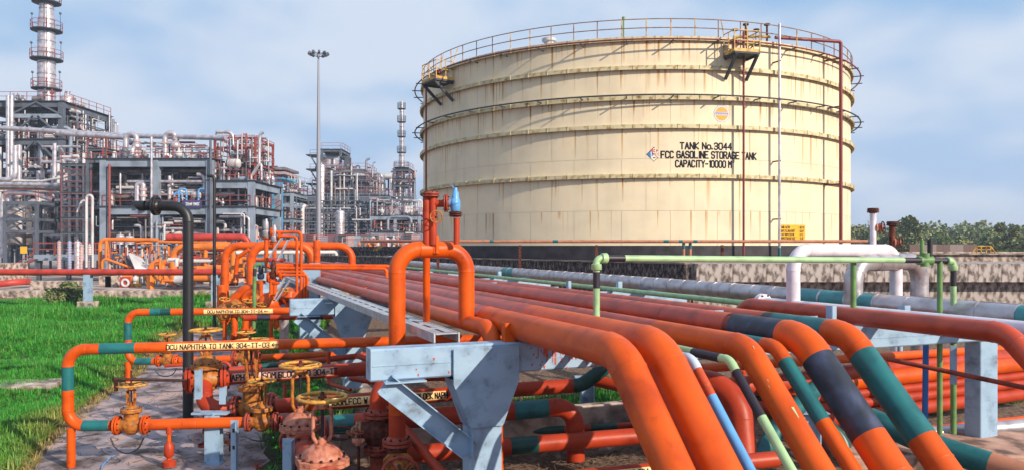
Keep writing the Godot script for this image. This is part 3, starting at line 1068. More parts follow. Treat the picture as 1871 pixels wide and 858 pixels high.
func build_tank_fittings() -> void:
	# diamond and badge
	var a := taz(1195)
	var h := thigh(1195, 282)
	var s := .38
	var t := thing("hazard_diamond", "blue, red, yellow and white hazard diamond beside the tank lettering", "sign")
	for q in [[Vector2(0, s * .5), Color(.62, .12, .04), "red_quarter", "3"], [Vector2(-s * .5, 0), Color(.05, .2, .5), "blue_quarter", "1"], [Vector2(s * .5, 0), Color(.75, .36, .06), "yellow_quarter", "0"], [Vector2(0, -s * .5), Color(.8, .72, .6), "white_quarter", "-"]]:
		var c: Vector2 = q[0]
		var e := s * .485
		put(q[2], tank_patch(a, h, .014, [c + Vector2(-e * .98, 0), c + Vector2(0, -e * .98), c + Vector2(e * .98, 0), c + Vector2(0, e * .98)].map(func(p): return c + (p - c) * 1.0)), mat(q[2], q[1], .5), t)
		var f := on_tank(a, h, .02)
		put("lettering", lettering(q[3], func(p: Vector2) -> Vector3: return f.call(p + c + Vector2(.06, -.12)), .24, .8, .045), M.letter if q[3] == "-" else M.letter_white, t)
	put("black_border", tank_patch(a, h, .008, [Vector2(-s * 1.06, 0), Vector2(0, -s * 1.06), Vector2(s * 1.06, 0), Vector2(0, s * 1.06)]), M.letter, t)
	a = taz(1319)
	h = thigh(1319, 208)
	var b := thing("round_badge", "round orange company badge with a pale rim painted high on the tank", "emblem")
	for q in [[.47, .008, Color(.3, .32, .42), "badge_outline"], [.44, .012, Color(.62, .6, .6), "badge_rim"], [.37, .016, Color(.8, .3, .02), "badge_disc"]]:
		var pts: Array = []
		for k in 36: pts.append(Vector2(cos(TAU * k / 36), sin(TAU * k / 36)) * q[0])
		put(q[3], tank_patch(a, h, q[1], pts), mat(q[3], q[2], .5), b)
	put("badge_band", tank_patch(a, h, .02, [Vector2(-.41, -.09), Vector2(0, -.09), Vector2(.41, -.09), Vector2(.41, .09), Vector2(0, .09), Vector2(-.41, .09)]), mat("badge_band", Color(.5, .5, .56), .5), b)
	var bd := MB.new()
	var bf := on_tank(a, h, .026)
	for k in 7:
		var x := -.33 + k * .11
		for l in [[Vector2(x - .045, .045), Vector2(x + .045, .045)], [Vector2(x + .02, .045), Vector2(x + .02, -.05)], [Vector2(x - .03, .01), Vector2(x + .02, -.01)]]:
			var d: Vector2 = (l[1] - l[0]).normalized()
			var e := Vector2(-d.y, d.x) * .009
			bd.quad(bf.call(l[0] - e), bf.call(l[1] - e), bf.call(l[1] + e), bf.call(l[0] + e))
	put("badge_script", bd, mat("badge_ink", Color(.06, .05, .25), .5), b)
	# yellow board
	a = taz(1447)
	h = thigh(1447, 424.5)
	var y := thing("yellow_tank_board", "yellow data board with four rows of black writing low on the tank", "sign", tpos(a, TR + .06, h))
	y.basis = tbasis(a)
	var bm := MB.new()
	bm.box(Vector3.ZERO, Vector3(2.02, .86, .04))
	put("board", bm, mat("board_yellow", Color(.72, .42, .01), .5, 0, M.label_yellow.albedo_texture, .8), y)
	var rows := ["TANK FACTOR", "SAFE FILLING HEIGHT", "LAST INSPECTED ON", "INSPECTION DUE DATE"]
	for k in 4:
		put("lettering", lettering(rows[k], func(p: Vector2) -> Vector3: return Vector3(p.x - .93, p.y + .22 - k * .2, .024), .12, .6, .022, false), M.letter, y)
	for k in 4:
		put("lettering", lettering(["8.6 5 M", "12.0 M", "M. 10", "M. 20"][k], func(p: Vector2) -> Vector3: return Vector3(p.x + .58, p.y + .22 - k * .2, .024), .12, .6, .022, false), M.letter, y)
	platform("tank_platform", "yellow railed platform on black brackets high on the tank's right half", 1344, 104, 1.5, 1.2)
	platform("tank_platform", "yellow railed platform at the tank's left edge above the loop", 818, 152, 1.9, 1.3)
	# fire water rings stand off the shell on brackets
	for q in [[14.45, M.maroon, "topmost dark red water ring pipe held off the tank under its roof edge"], [11.48, M.far_dark, "black water ring pipe round the middle of the tank"]]:
		var t2 := thing("water_ring", q[2], "pipe", TC)
		var r := MB.new()
		r.torus(Vector3(0, q[0], 0), Basis(), TR + .6, .045, 160, 8)
		put("ring_pipe", r, q[1], t2)
		for k in 40:
			var az := TAU * k / 40
			var p := MB.new()
			p.bar(tpos(az, TR - .01, q[0] - .09) - TC, tpos(az, TR + .8, q[0] - .09) - TC, .05, .06)
			put("bracket", p, M.far_dark, t2)
	# risers
	var ra := taz(1350)
	pipe("fire_riser", "thin dark red riser dropping from the right platform past the lettering", [tpos(ra, TR + .5, 15.0), tpos(ra, TR + .5, .9)], .06, M.maroon, {"seg": 10})
	ra = taz(797)
	pipe("fire_riser", "thin dark red riser under the platform at the tank's left edge", [tpos(ra, TR + .7, thigh(797, 150)), tpos(ra, TR + .7, .9)], .06, M.maroon, {"seg": 10})
	ra = taz(1413)
	var sil := pipe("vent_riser", "tall silver pipe standing against the tank right of its lettering", [tpos(ra, TR + .5, thigh(1413, 48)), tpos(ra, TR + .5, .9)], .075, M.silver, {"seg": 12, "root": true, "bands": [[tpos(ra, TR + .5, thigh(1413, 452)), tpos(ra, TR + .5, .9), M.teal]]})
	for hh in [13.6, 8.1, 4.9]:
		var c := MB.new()
		c.bar(tpos(ra, TR - .01, hh), tpos(ra, TR + .58, hh), .06, .07)
		put("clamp", c, M.rust, sil)
	ra = taz(1508)
	var rb := taz(1432)
	var rr := pipe("fire_riser", "thick dark red riser whose top arm reaches left over the tank roof", [tpos(rb, TR - .6, 15.25), tpos(ra, TR + .95, 15.25), tpos(ra, TR + .95, .9)], .1, M.maroon, {"seg": 12, "fr": .15, "root": true})
	for hh in [14.3, 11.5, 7.0]:
		var c := MB.new()
		c.bar(tpos(ra, TR - .01, hh), tpos(ra, TR + 1.0, hh), .08, .09)
		put("clamp", c, M.maroon, rr)
	# thin orange pipe in front of the tank foot
	var g := pipe("salmon_fire_main", "long thin salmon pipe with blue bands crossing in front of the tank foot", [W(660, 440, 44), W(830, 440.5, 38), W(1594, 440.5, 36)], .075, M.brown_pipe, {"seg": 12, "bands": [[W(895, 440.5, 37.8), W(902, 440.5, 37.8), M.teal], [W(1010, 440.5, 37.5), W(1020, 440.5, 37.5), M.teal], [W(1212, 440.5, 37), W(1222, 440.5, 37), M.teal], [W(1240, 440.5, 37), W(1247, 440.5, 37), M.teal], [W(1266, 440.5, 36.9), W(1274, 440.5, 36.9), M.teal], [W(1586, 440.5, 36), W(1594, 440.5, 36), M.teal]]})
	for px in [1249.5, 1261.5]:
		pipe("hydrant_leg", "", [W(px, 441, 37), W(px, 478, 37)], .07, M.brown_pipe, {"seg": 10, "parent": g})
		pipe("painted_band", "", [W(px, 445, 37), W(px, 454, 37)], .076, M.teal, {"seg": 10, "parent": g})
	for px in [800, 950, 1090, 1320, 1480]:
		var c := MB.new()
		var p := W(px, 447, 37.2)
		c.bar(p, Vector3(p.x, 1.2, p.z), .12, .12)
		put("support_post", c, M.rust, g)
	# roof furniture
	var v := MB.new()
	v.lathe([[0, 0], [.05, 0], [.05, 1.3], [.09, 1.32], [.09, 1.48], [0, 1.5]], tpos(taz(1139), TR - .8, 14.6), Basis(), 12)
	tag(put("vent_pole", v, M.leaf_green), "single thin green vent pole standing on the tank roof", "vent")
	var v2 := MB.new()
	v2.lathe([[0, 0], [.3, 0], [.3, .55], [.42, .6], [.42, .75], [.2, .85], [0, .85]], tpos(taz(987), TR - 1.2, 14.6), Basis(), 18)
	tag(put("roof_vent", v2, M.far_white), "squat cream vent cap behind the roof railing", "vent")
	var sb := thing("roof_skid", "cluster of small pipes and valves on the roof beside the right platform", "valve set", tpos(taz(1392), TR - .9, 14.75))
	for k in 4:
		var p := MB.new()
		p.cyl(Vector3(-.9 + k * .6, 0, 0), Vector3(-.9 + k * .6, .75 + (k % 2) * .35, 0), .06, 8)
		put("standpipe", p, M.rust if k % 2 else M.steel_blue, sb)
		var w := MB.new()
		w.lathe([[0, 0], [.17, 0], [.17, .08], [0, .08]], Vector3(-.9 + k * .6, .8 + (k % 2) * .3, 0), Basis(), 12)
		put("flange", w, M.rust_dark, sb)
	var hp := MB.new()
	hp.cyl(Vector3(-1, .45, 0), Vector3(1.1, .45, 0), .08, 8)
	put("header", hp, M.rail_yellow, sb)

# ---------------------------------------------------------------- the pipe rack
func build_rack() -> void:
	var bs := rack_basis()     # x across, y up, z towards the viewer
	var names := ["light blue steel rack frame nearest the viewer, with splashes of orange paint", "second light blue steel rack frame back, behind the near loop", "third light blue steel rack frame back, beside the far manifold", "farthest light blue steel rack frame"]
	for k in 4:
		var t0 := k * 9.07
		var root := thing("pipe_rack", names[k], "pipe rack", R(t0, 0, 0), "pipe rack frames")
		root.basis = bs
		var m := MB.new()
		var t := .012
		m.cbox(Vector3(5.36, HB - .19, -.14), Vector3(10.72, .38, .28), .02)
		put("cross_beam", m, M.steel_blue, root)
		var sm := MB.new()
		sm.box(Vector3(.95, HB - .2, .003), Vector3(1.86, .008, .01))
		sm.box(Vector3(5.9, HB - .22, .003), Vector3(7.8, .008, .01))
		put("weld_seam", sm, M.steel_blue, root)
		for q in [1.43, 10.42]:
			var c := MB.new()
			c.cbox(Vector3(q, (HB - .385) * .5, -.14), Vector3(HB - .39, .42, .3), .012, Basis(Vector3.UP, Vector3.LEFT, Vector3.BACK))
			c.box(Vector3(q, .02, -.14), Vector3(.6, .04, .5))
			put("column", c, M.steel_blue, root)
			var p := MB.new()
			p.cbox(Vector3(q, -.05, -.14), Vector3(.8, .3, .7), .02)
			put("footing", p, M.concrete, root)
		# gusset: a deep plate over beam and column head
		for z in [.034, -.31]:
			var g := MB.new()
			var prof := [Vector2(-.43, HB - .04), Vector2(-.43, HB - .47), Vector2(-.21, HB - 1.02), Vector2(.21, HB - 1.02), Vector2(.43, HB - .47), Vector2(.43, HB - .04)]
			var o := Vector3(1.43, 0, z)
			var n := prof.size()
			for j in range(1, n - 1):
				g.tri(o + Vector3(prof[0].x, prof[0].y, .009), o + Vector3(prof[j].x, prof[j].y, .009), o + Vector3(prof[j + 1].x, prof[j + 1].y, .009))
				g.tri(o + Vector3(prof[0].x, prof[0].y, -.009), o + Vector3(prof[j + 1].x, prof[j + 1].y, -.009), o + Vector3(prof[j].x, prof[j].y, -.009))
			for j in n:
				var a: Vector2 = prof[j]
				var b: Vector2 = prof[(j + 1) % n]
				g.quad(o + Vector3(b.x, b.y, -.009), o + Vector3(b.x, b.y, .009), o + Vector3(a.x, a.y, .009), o + Vector3(a.x, a.y, -.009))
			put("gusset_plate", g, M.steel_blue, root)
		var side := MB.new()
		for s in [-1, 1]:
			side.bar(Vector3(1.43 + s * .435, HB - .42, -.14), Vector3(1.43 + s * .225, HB - 1.0, -.14), .33, .016, Vector3(s, .3, 0))
		put("gusset_web", side, M.steel_blue, root)
		# knee brace: an open channel
		var kb := MB.new()
		var a := Vector3(.16, HB - .41, -.02)
		var b := Vector3(1.22, HB - 1.3, -.02)
		var y := (b - a).cross(Vector3.BACK).normalized()
		kb.bar(a, b, .012, .25, y)
		kb.bar(a + y * .125 + Vector3(0, 0, .045), b + y * .125 + Vector3(0, 0, .045), .1, .014, y)
		kb.bar(a - y * .125 + Vector3(0, 0, .045), b - y * .125 + Vector3(0, 0, .045), .1, .014, y)
		put("knee_brace", kb, M.steel_blue, root)
		var gp := MB.new()
		gp.box(Vector3(.4, HB - .395, .0), Vector3(.5, .016, .2))
		put("brace_plate", gp, M.steel_blue, root)
		var gp2 := MB.new()
		gp2.box(Vector3(1.215, HB - 1.22, -.02), Vector3(.012, .3, .3))
		put("brace_plate", gp2, M.steel_blue, root)
		for q in [[1.78, M.orange, .13, .24], [4.97, M.steel_blue, .15, .3], [6.02, M.steel_blue, .12, .16], [6.7, M.steel_blue, .14, .16], [8.62, M.steel_blue, .12, .26], [7.1, M.steel_blue, .08, .3]]:
			var gd := MB.new()
			gd.box(Vector3(q[0], HB + q[3] * .5, -.06), Vector3(q[2], q[3], .014))
			gd.box(Vector3(q[0] - q[2] * .5, HB + q[3] * .5, -.12), Vector3(.014, q[3], .12))
			put("pipe_guide", gd, q[1], root)
		if k == 0:
			var dr := MB.new()     # runs of orange paint on the face of the beam
			var g := RandomNumberGenerator.new()
			g.seed = 3
			for j in 90:
				var x := g.randf_range(2.1, 3.5) if j < 74 else g.randf_range(.5, 2.2)
				var y0 := HB - g.randf_range(.01, .12) if j < 34 else HB - g.randf_range(.05, .36)
				var l := g.randf_range(.05, .3) if j < 34 else g.randf_range(.008, .025)
				var w := g.randf_range(.006, .014)
				l = minf(l, y0 - (HB - .37))
				dr.quad(Vector3(x - w, y0 - l, .0055), Vector3(x + w * .7, y0 - l, .0055), Vector3(x + w, y0, .0055), Vector3(x - w, y0, .0055))
				dr.tri(Vector3(x - w, y0 - l, .0055), Vector3(x, y0 - l - w * 1.6, .0055), Vector3(x + w * .7, y0 - l, .0055))
			put("paint_splashes", dr, M.paint_drip, root)
	# cable tray along the left edge
	var tr := thing("cable_tray", "long pale slotted cable tray lying along the rack's left edge", "cable tray")
	for s in [-1, 1]:
		var m := MB.new()
		m.bar(R(.3, 1.02 + s * .16, HB + .06), R(25, 1.02 + s * .16, HB + .06), .02, .12)
		put("side_rail", m, M.tray, tr)
	var bt := MB.new()
	for k in 41:
		var t := .3 + k * .6
		bt.bar(R(t, 1.02, HB + .11), R(t + .57, 1.02, HB + .11), .28, .012)
	put("cover_plates", bt, M.tray, tr)
	var sl := MB.new()
	for k in 40:
		sl.bar(R(.45 + k * .6, 1.02, HB + .118), R(.8 + k * .6, 1.02, HB + .118), .03, .004)
	put("slots", sl, M.letter, tr)

func drop(q: float, r: float, t_far: float, tc: float) -> Array:      # along the rack, then down a 45 degree slope towards the viewer
	var h := HB + r
	var foot := .42
	var d := h - foot
	return [R(t_far, q, h), R(13.6 + q * .4, q, h), R(7.6 - q * .5, q, h), R(1.9 - q * .3, q, h), R(tc, q, h), R(tc - d * .62, q, h - d * .62), R(tc - d, q, foot), R(tc - d - 1.3, q, foot)]

func dp(q: float, r: float, tc: float, s: float) -> Vector3:          # a point s metres down the slope (negative: back along the rack)
	var h := HB + r
	return R(tc - s * .7071, q, h - s * .7071) if s > 0 else R(tc - s, q, h)

func build_rack_pipes() -> void:
	var W2 := .005
	pipe("big_rack_pipe", "big plain orange pipe bending down steeply just right of the near frame's column", drop(1.95, .175, 36, -2.4), .175, M.orange, {"weld": W2, "seg": 40, "fr": .55, "bands": [[R(36, 1.95, HB + .175), R(1.3, 1.95, HB + .175), M.faded_red]]})
	pipe("big_rack_pipe", "thickest plain orange pipe, second bend from the left in front of the near frame", drop(2.44, .195, 36, -2.3), .195, M.orange, {"weld": W2, "seg": 40, "fr": .6, "bands": [[R(36, 2.44, HB + .195), R(.9, 2.44, HB + .195), M.faded_red]]})
	pipe("rusty_blue_pipe", "thin sky blue pipe with a flaking rusty orange length, left of the pale green slope", drop(2.83, .052, 1.0, -2.32), .052, M.sky_blue, {"weld": .003, "fr": .2, "bands": [[dp(2.83, .052, -2.32, -.9), dp(2.83, .052, -2.32, .14), M.blue_white], [dp(2.83, .052, -2.32, .14), dp(2.83, .052, -2.32, .46), M.blue_rust]]})
	pipe("pale_green_rack_pipe", "thin pale green pipe with black bands bending down the slope", drop(3.16, .047, 4, -2.5), .047, M.pale_green, {"weld": .003, "fr": .14, "bands": [[dp(3.16, .047, -2.5, -.62), dp(3.16, .047, -2.5, -.14), M.band_black], [dp(3.16, .047, -2.5, .14), dp(3.16, .047, -2.5, .68), M.band_black]]})
	var p3 := pipe("rack_pipe", "medium plain orange pipe sloping down right of the thin pale green one", drop(3.54, .135, 36, -2.3), .135, M.orange, {"weld": W2, "seg": 32, "bands": [[R(36, 3.54, HB + .135), R(-.6, 3.54, HB + .135), M.faded_red]]})
	for q in [[.9, .5, .03, .12], [.5, -.3, .012, .03], [.56, -.5, .01, .025], [.1, .2, .012, .04]]:
		var f := on_pipe(dp(3.54, .135, -2.3, q[0]), (R(-1, 0, -1) - R(0, 0, 0)).normalized(), Vector3(-.3, 1.0, 1.0), .1365)
		var sp := MB.new()
		for k in 4:
			var x0: float = q[3] * (k / 4.0 - .5)
			var w0: float = q[2] * .5 * (1.0 - k / 5.0)
			sp.quad(f.call(Vector2(x0, q[1] * .1 - w0)), f.call(Vector2(x0 + q[3] * .27, q[1] * .1 - w0 * .7)), f.call(Vector2(x0 + q[3] * .27, q[1] * .1 + w0 * .7)), f.call(Vector2(x0, q[1] * .1 + w0)))
		put("paint_splash", sp, M.pale_green, p3)
	pipe("rack_pipe", "narrow orange pipe with pale teal bands on either side of its bend", drop(4.12, .084, 36, -2.08), .084, M.orange, {"weld": .003, "bands": [[R(36, 4.12, HB + .084), R(-.85, 4.12, HB + .084), M.faded_red], [dp(4.12, .084, -2.08, -1.3), dp(4.12, .084, -2.08, -.2), M.teal], [dp(4.12, .084, -2.08, .2), dp(4.12, .084, -2.08, .98), M.teal]]})
	pipe("big_rack_pipe", "thick orange pipe with scuffed navy bands on either side of its bend", drop(4.45, .178, 36, -2.15), .178, M.orange, {"weld": W2, "seg": 36, "bands": [[R(36, 4.45, HB + .178), R(-1.0, 4.45, HB + .178), M.faded_red], [dp(4.45, .178, -2.15, -1.25), dp(4.45, .178, -2.15, -.3), M.navy], [dp(4.45, .178, -2.15, .3), dp(4.45, .178, -2.15, 1.28), M.navy]]})
	pipe("big_rack_pipe", "thick orange pipe with teal bands, right of the navy banded slope", drop(5.29, .16, 36, -1.97), .16, M.orange, {"weld": W2, "seg": 36, "bands": [[R(36, 5.29, HB + .16), R(-.75, 5.29, HB + .16), M.faded_red], [dp(5.29, .16, -1.97, -1.4), dp(5.29, .16, -1.97, -.3), M.teal], [dp(5.29, .16, -1.97, .3), dp(5.29, .16, -1.97, 1.42), M.teal]]})
	# between the third bent and the near one this pipe rises from below
	pipe("short_rack_pipe", "thick red pipe on the rack bending down at the photo's right edge", [R(2.65, 7.38, .8), R(2.65, 7.38, HB + .135), R(-2.43, 7.38, HB + .135), R(-4.2, 7.38, .6), R(-5.4, 7.38, .6)], .135, M.faded_red, {"weld": W2, "seg": 32})
	var wp := pipe("white_rack_pipe", "white pipe with a bolted end flange, behind the red orange pipe at the right", [R(2.55, 7.95, HB + .125), R(-2.5, 7.95, HB + .125), R(-4.2, 7.95, .6), R(-5.4, 7.95, .6)], .125, M.white_pipe, {"weld": W2, "seg": 28, "root": true})
	flange(wp, R(2.66, 7.95, HB + .125), udir(), .125, M.white_pipe, {"bolts": 8, "bolt": M.rust, "wide": 1.5})
	var cp := MB.new()
	cp.cyl(R(2.66, 7.95, HB + .125), R(2.72, 7.95, HB + .125), .19, 24)
	put("end_cover", cp, M.white_pipe, wp)
	pipe("green_rack_pipe", "long thin green pipe running between the red pipes and the silver one", [R(36, 8.35, HB + .06), R(2.2, 8.35, HB + .06)], .06, M.pale_green, {"seg": 16})
	# the big insulated pipe: clad in sheet metal, cut into sleeves by its straps
	var sv := thing("insulated_pipe", "big silver clad pipe with teal bands running along the dike wall", "pipe")
	var q := 9.42
	var r := .185
	var h := HB + r
	var a := R(36, q, h)
	var b := R(5.6, q, h)
	var c := R(-6.5, q + .9, h - .12)
	var total := a.distance_to(b) + b.distance_to(c)
	var path := route([a, b, c], r, 3.0)
	var n := int(total / .62)
	for k in n:
		var s0 := total * k / n
		var s1 := total * (k + 1) / n - .012
		var g := cut(path, s0, s1)
		var e: PackedFloat32Array = g[2]
		var m := MB.new()
		m.sweep(g[0], g[1], g[2], 28)
		var mid: Vector3 = g[0][0].lerp(g[0][g[0].size() - 1], .5)
		var mpx := 935.5 + F * mid.x / -mid.z
		var teal := (mpx > 1480 and mpx < 1535) or (mpx > 1566 and mpx < 1632) or mpx > 1842 or (mpx > 922 and mpx < 946)
		put("cladding_sleeve", m, M.teal_pale if teal else M.cladding, sv)
		var p: Vector3 = g[0][g[0].size() - 1]
		var st := MB.new()
		st.lathe([[r - .01, -.02], [r + .007, -.02], [r + .007, .02], [r - .01, .02]], p, MB.axis_basis(g[1][0]), 28)
		if k % 2 == 0: st.bar(g[0][0] + Vector3(0, r + .004, 0), p + Vector3(0, r + .004, 0), .02, .012)
		put("strap", st, M.cladding, sv)

# the expansion loop that stands over the near frame, with its relief valve
func build_loop() -> void:
	var r := .115
	var h := HB + r
	var q := 1.66
	var top := 3.36
	var a := R(1.44, q, h)
	var lg := R(1.44, .655, 0)
	pipe("loop_line", "orange line that joins the loop's right leg and turns down behind the near beam", [R(26 - 8.85, q, h + 1.3), R(26 - 8.85, q, h), R(.40, q + .03, h), R(.40, q + .03, .3), R(-1.6, q + .03, .3)], r, M.orange, {"weld": .005, "seg": 28, "bands": [[R(17, q, h), R(3.2, q, h), M.faded_red]]})
	pipe("expansion_loop", "tall inverted U of orange pipe standing over the near end of the rack", [Vector3(lg.x, 1.1, lg.z), Vector3(lg.x, top, lg.z), Vector3(a.x, top, a.z), Vector3(a.x, h, a.z)], r, M.orange, {"weld": .006, "seg": 32, "fr": .31})
	var o := thing("relief_valve_set", "rusty red standpipes with a sky blue relief valve on top of the loop", "relief valve")
	var z := 10.55
	var P := func(px: float, py: float) -> Vector3: return W(px, py, z)
	pipe("standpipe", "", [P.call(779, 447), P.call(779, 360)], .052, M.orange_red, {"seg": 16, "parent": o})
	pipe("standpipe", "", [P.call(791, 447), P.call(791, 360)], .055, M.orange_red, {"seg": 16, "parent": o})
	pipe("branch", "", [P.call(791, 372), P.call(813, 372)], .05, M.orange_red, {"seg": 14, "parent": o})
	pipe("stub", "", [P.call(798, 462), P.call(798, 430)], .03, M.orange, {"seg": 10, "parent": o})
	var bk := MB.new()
	bk.bar(P.call(787, 425), P.call(794, 462), .02, .05, Vector3.BACK)
	put("bracket", bk, M.orange, o)
	flange(o, P.call(787, 356), Vector3.UP, .06, M.flange_red, {"wide": 2.0, "bolts": 8})
	flange(o, P.call(815, 371), Vector3.RIGHT, .055, M.flange_red, {"wide": 2.3, "bolts": 8})
	var v := MB.new()
	v.lathe([[0, 0], [.06, 0], [.07, .04], [.07, .1], [.06, .16], [.05, .18], [.046, .26], [.03, .28], [.026, .325], [0, .33]], P.call(832, 386), Basis(), 16)
	v.sphere(P.call(831, 371), .078, 14)
	v.cyl(P.call(821, 371), P.call(832, 371), .055, 14)
	v.bar(P.call(831, 346), P.call(826, 339), .02, .02)
	put("relief_valve", v, M.sky_blue, o)
	flange(o, P.call(832, 391), Vector3.UP, .05, M.rust, {"wide": 1.9, "bolts": 8})
	pipe("tailpipe", "", [P.call(834, 398), P.call(834, 446)], .042, M.orange_red, {"seg": 14, "parent": o})
	var g := MB.new()
	g.cyl(P.call(788, 396), P.call(799, 396), .05, 10)
	put("root_valve", g, M.rust, o)
	hand_wheel(o, W(797, 396, z - .2), Vector3(.25, .05, 1).normalized(), .082, M.ochre, 5, .09)
	pipe("loop_drain", "thin orange standpipe rising from the loop line through the middle of the loop", [R(1.9, 1.2, HB + .05), W(779, 540, 10.7), W(779, 470, 10.6)], .05, M.orange, {"seg": 14})

func build_green_frame() -> void:
	var a := W(1090, 590, 10.3)
	var b := W(1090, 471, 10.3)
	var c := W(1691, 475, 12.4)
	var d := W(1743, 476, 12.6)
	var root := pipe("pale_green_header", "long level pale green pipe with black bands in front of the dike wall", [a, b, c, d, Vector3(d.x, .3, d.z)], .046, M.pale_green, {"weld": .004, "fr": .07, "seg": 18, "bands": [[W(1090, 496, 10.3), W(1090, 526, 10.3), M.band_black], [W(1104, 471.2, 10.36), W(1141, 471.4, 10.45), M.band_black], [W(1655, 474.7, 12.2), W(1684, 475, 12.35), M.band_black], [W(1700, 475, 12.45), W(1734, 476, 12.6), M.band_black], [W(1743, 487, 12.6), W(1743, 522, 12.6), M.band_black], [W(1743, 560, 12.6), Vector3(d.x, .3, d.z), M.leaf_green]]})
	for p in [b, d]:
		for s in [Vector3(0, -.12, 0), (c - b).normalized() * (.12 if p == b else -.12)]:
			var f := MB.new()
			var y: Vector3 = s.normalized()
			f.lathe([[.05, -.045], [.068, -.04], [.072, .03], [.064, .04], [.05, .045]], p + s, MB.axis_basis(y), 18)
			put("elbow_collar", f, M.pale_green, root)
	var x := MB.new()
	x.cyl(c + Vector3(-.12, 0, 0), c + Vector3(.12, 0, 0), .075, 16)
	x.cyl(c + Vector3(0, -.1, 0), c + Vector3(0, .12, 0), .07, 16)
	put("cross_fitting", x, M.leaf_green, root)
	pipe("stub", "", [c + Vector3(-.05, 0, 0), c + Vector3(-.05, .32, 0)], .035, M.leaf_green, {"parent": root, "seg": 12})
	pipe("stub", "", [c + Vector3(.08, 0, 0), c + Vector3(.08, .34, 0)], .04, M.band_black, {"parent": root, "seg": 12})
	pipe("leg", "", [W(1560, 476, 12), W(1560, 590, 12)], .044, M.leaf_green, {"parent": root, "seg": 16})
	pipe("leg", "", [W(1718, 476, 12.5), Vector3(W(1718, 476, 12.5).x, .3, -12.5)], .043, M.leaf_green, {"parent": root, "seg": 16})

func build_white_pipes() -> void:
	var z := 13.6
	var root := pipe("white_riser", "thick white pipe rising from the rack and turning right above the green pipe", [W(1450, 560, z), W(1450, 457, z), W(1638, 457, 15.2), W(1638, 640, 15.2)], .12, M.white_pipe, {"weld": .006, "seg": 28, "fr": .36, "root": true})
	var s := thing("silver_branch", "silver clad pipe that leaves the insulated pipe and bends over to the right", "pipe")
	var path := route([W(1560, 560, 14.4), W(1560, 479, 14.4), W(1681, 477, 15.6), W(1681, 660, 15.6)], .17, .4)
	var total := length_of(path[0])
	for k in 7:
		var g := cut(path, total * k / 7, total * (k + 1) / 7 - .012)
		var m := MB.new()
		m.sweep(g[0], g[1], g[2], 26)
		put("cladding_sleeve", m, M.cladding, s)
		var st := MB.new()
		st.lathe([[.16, -.02], [.177, -.02], [.177, .02], [.16, .02]], g[0][g[0].size() - 1], MB.axis_basis(g[1][g[1].size() - 1]), 26)
		put("strap", st, M.cladding, s)
	# two vent valves with rusty blind flanges
	for q in [[1596, 385, 447, 1612, 416, 14.8, "rusty flange on a white stub with a dark handwheel, right of the tank"], [1631, 409, 465, 1645, 442, 15.4, "rusty flange on a brown stub, in front of the tallest tree"]]:
		var zz: float = q[5]
		var o := thing("vent_valve", q[6], "valve", W(q[0], q[2], zz))
		var b := W(q[0], q[2], zz)
		pipe("stub", "", [Vector3.ZERO, W(q[0], q[1] + 4, zz) - b], .06, M.white_pipe if q[0] < 1600 else M.rust, {"parent": o, "seg": 14})
		flange(o, W(q[0], q[1], zz) - b, Vector3.UP, .062, M.rust, {"wide": 1.8, "bolts": 8})
		var tp := MB.new()
		tp.cyl(W(q[0], q[1], zz) - b + Vector3(0, .02, 0), W(q[0], q[1], zz) - b + Vector3(0, .05, 0), .1, 18)
		put("blind_plate", tp, M.rust_dark, o)
		pipe("branch", "", [W(q[0], q[4], zz) - b, W(q[3] - 3, q[4], zz) - b], .045, M.pink_rust, {"parent": o, "seg": 12})
		var g := MB.new()
		g.lathe([[.03, -.06], [.09, -.06], [.09, -.03], [.05, -.02], [.05, .02], [.09, .03], [.09, .06], [.03, .06]], W(q[3] - 7, q[4], zz) - b, MB.axis_basis(Vector3.RIGHT), 14)
		put("valve_body", g, M.pink_rust, o)
		hand_wheel(o, W(q[3] + 3, q[4], zz) - b, Vector3(.75, .1, .65).normalized(), .12, M.rust_dark, 5, .08)

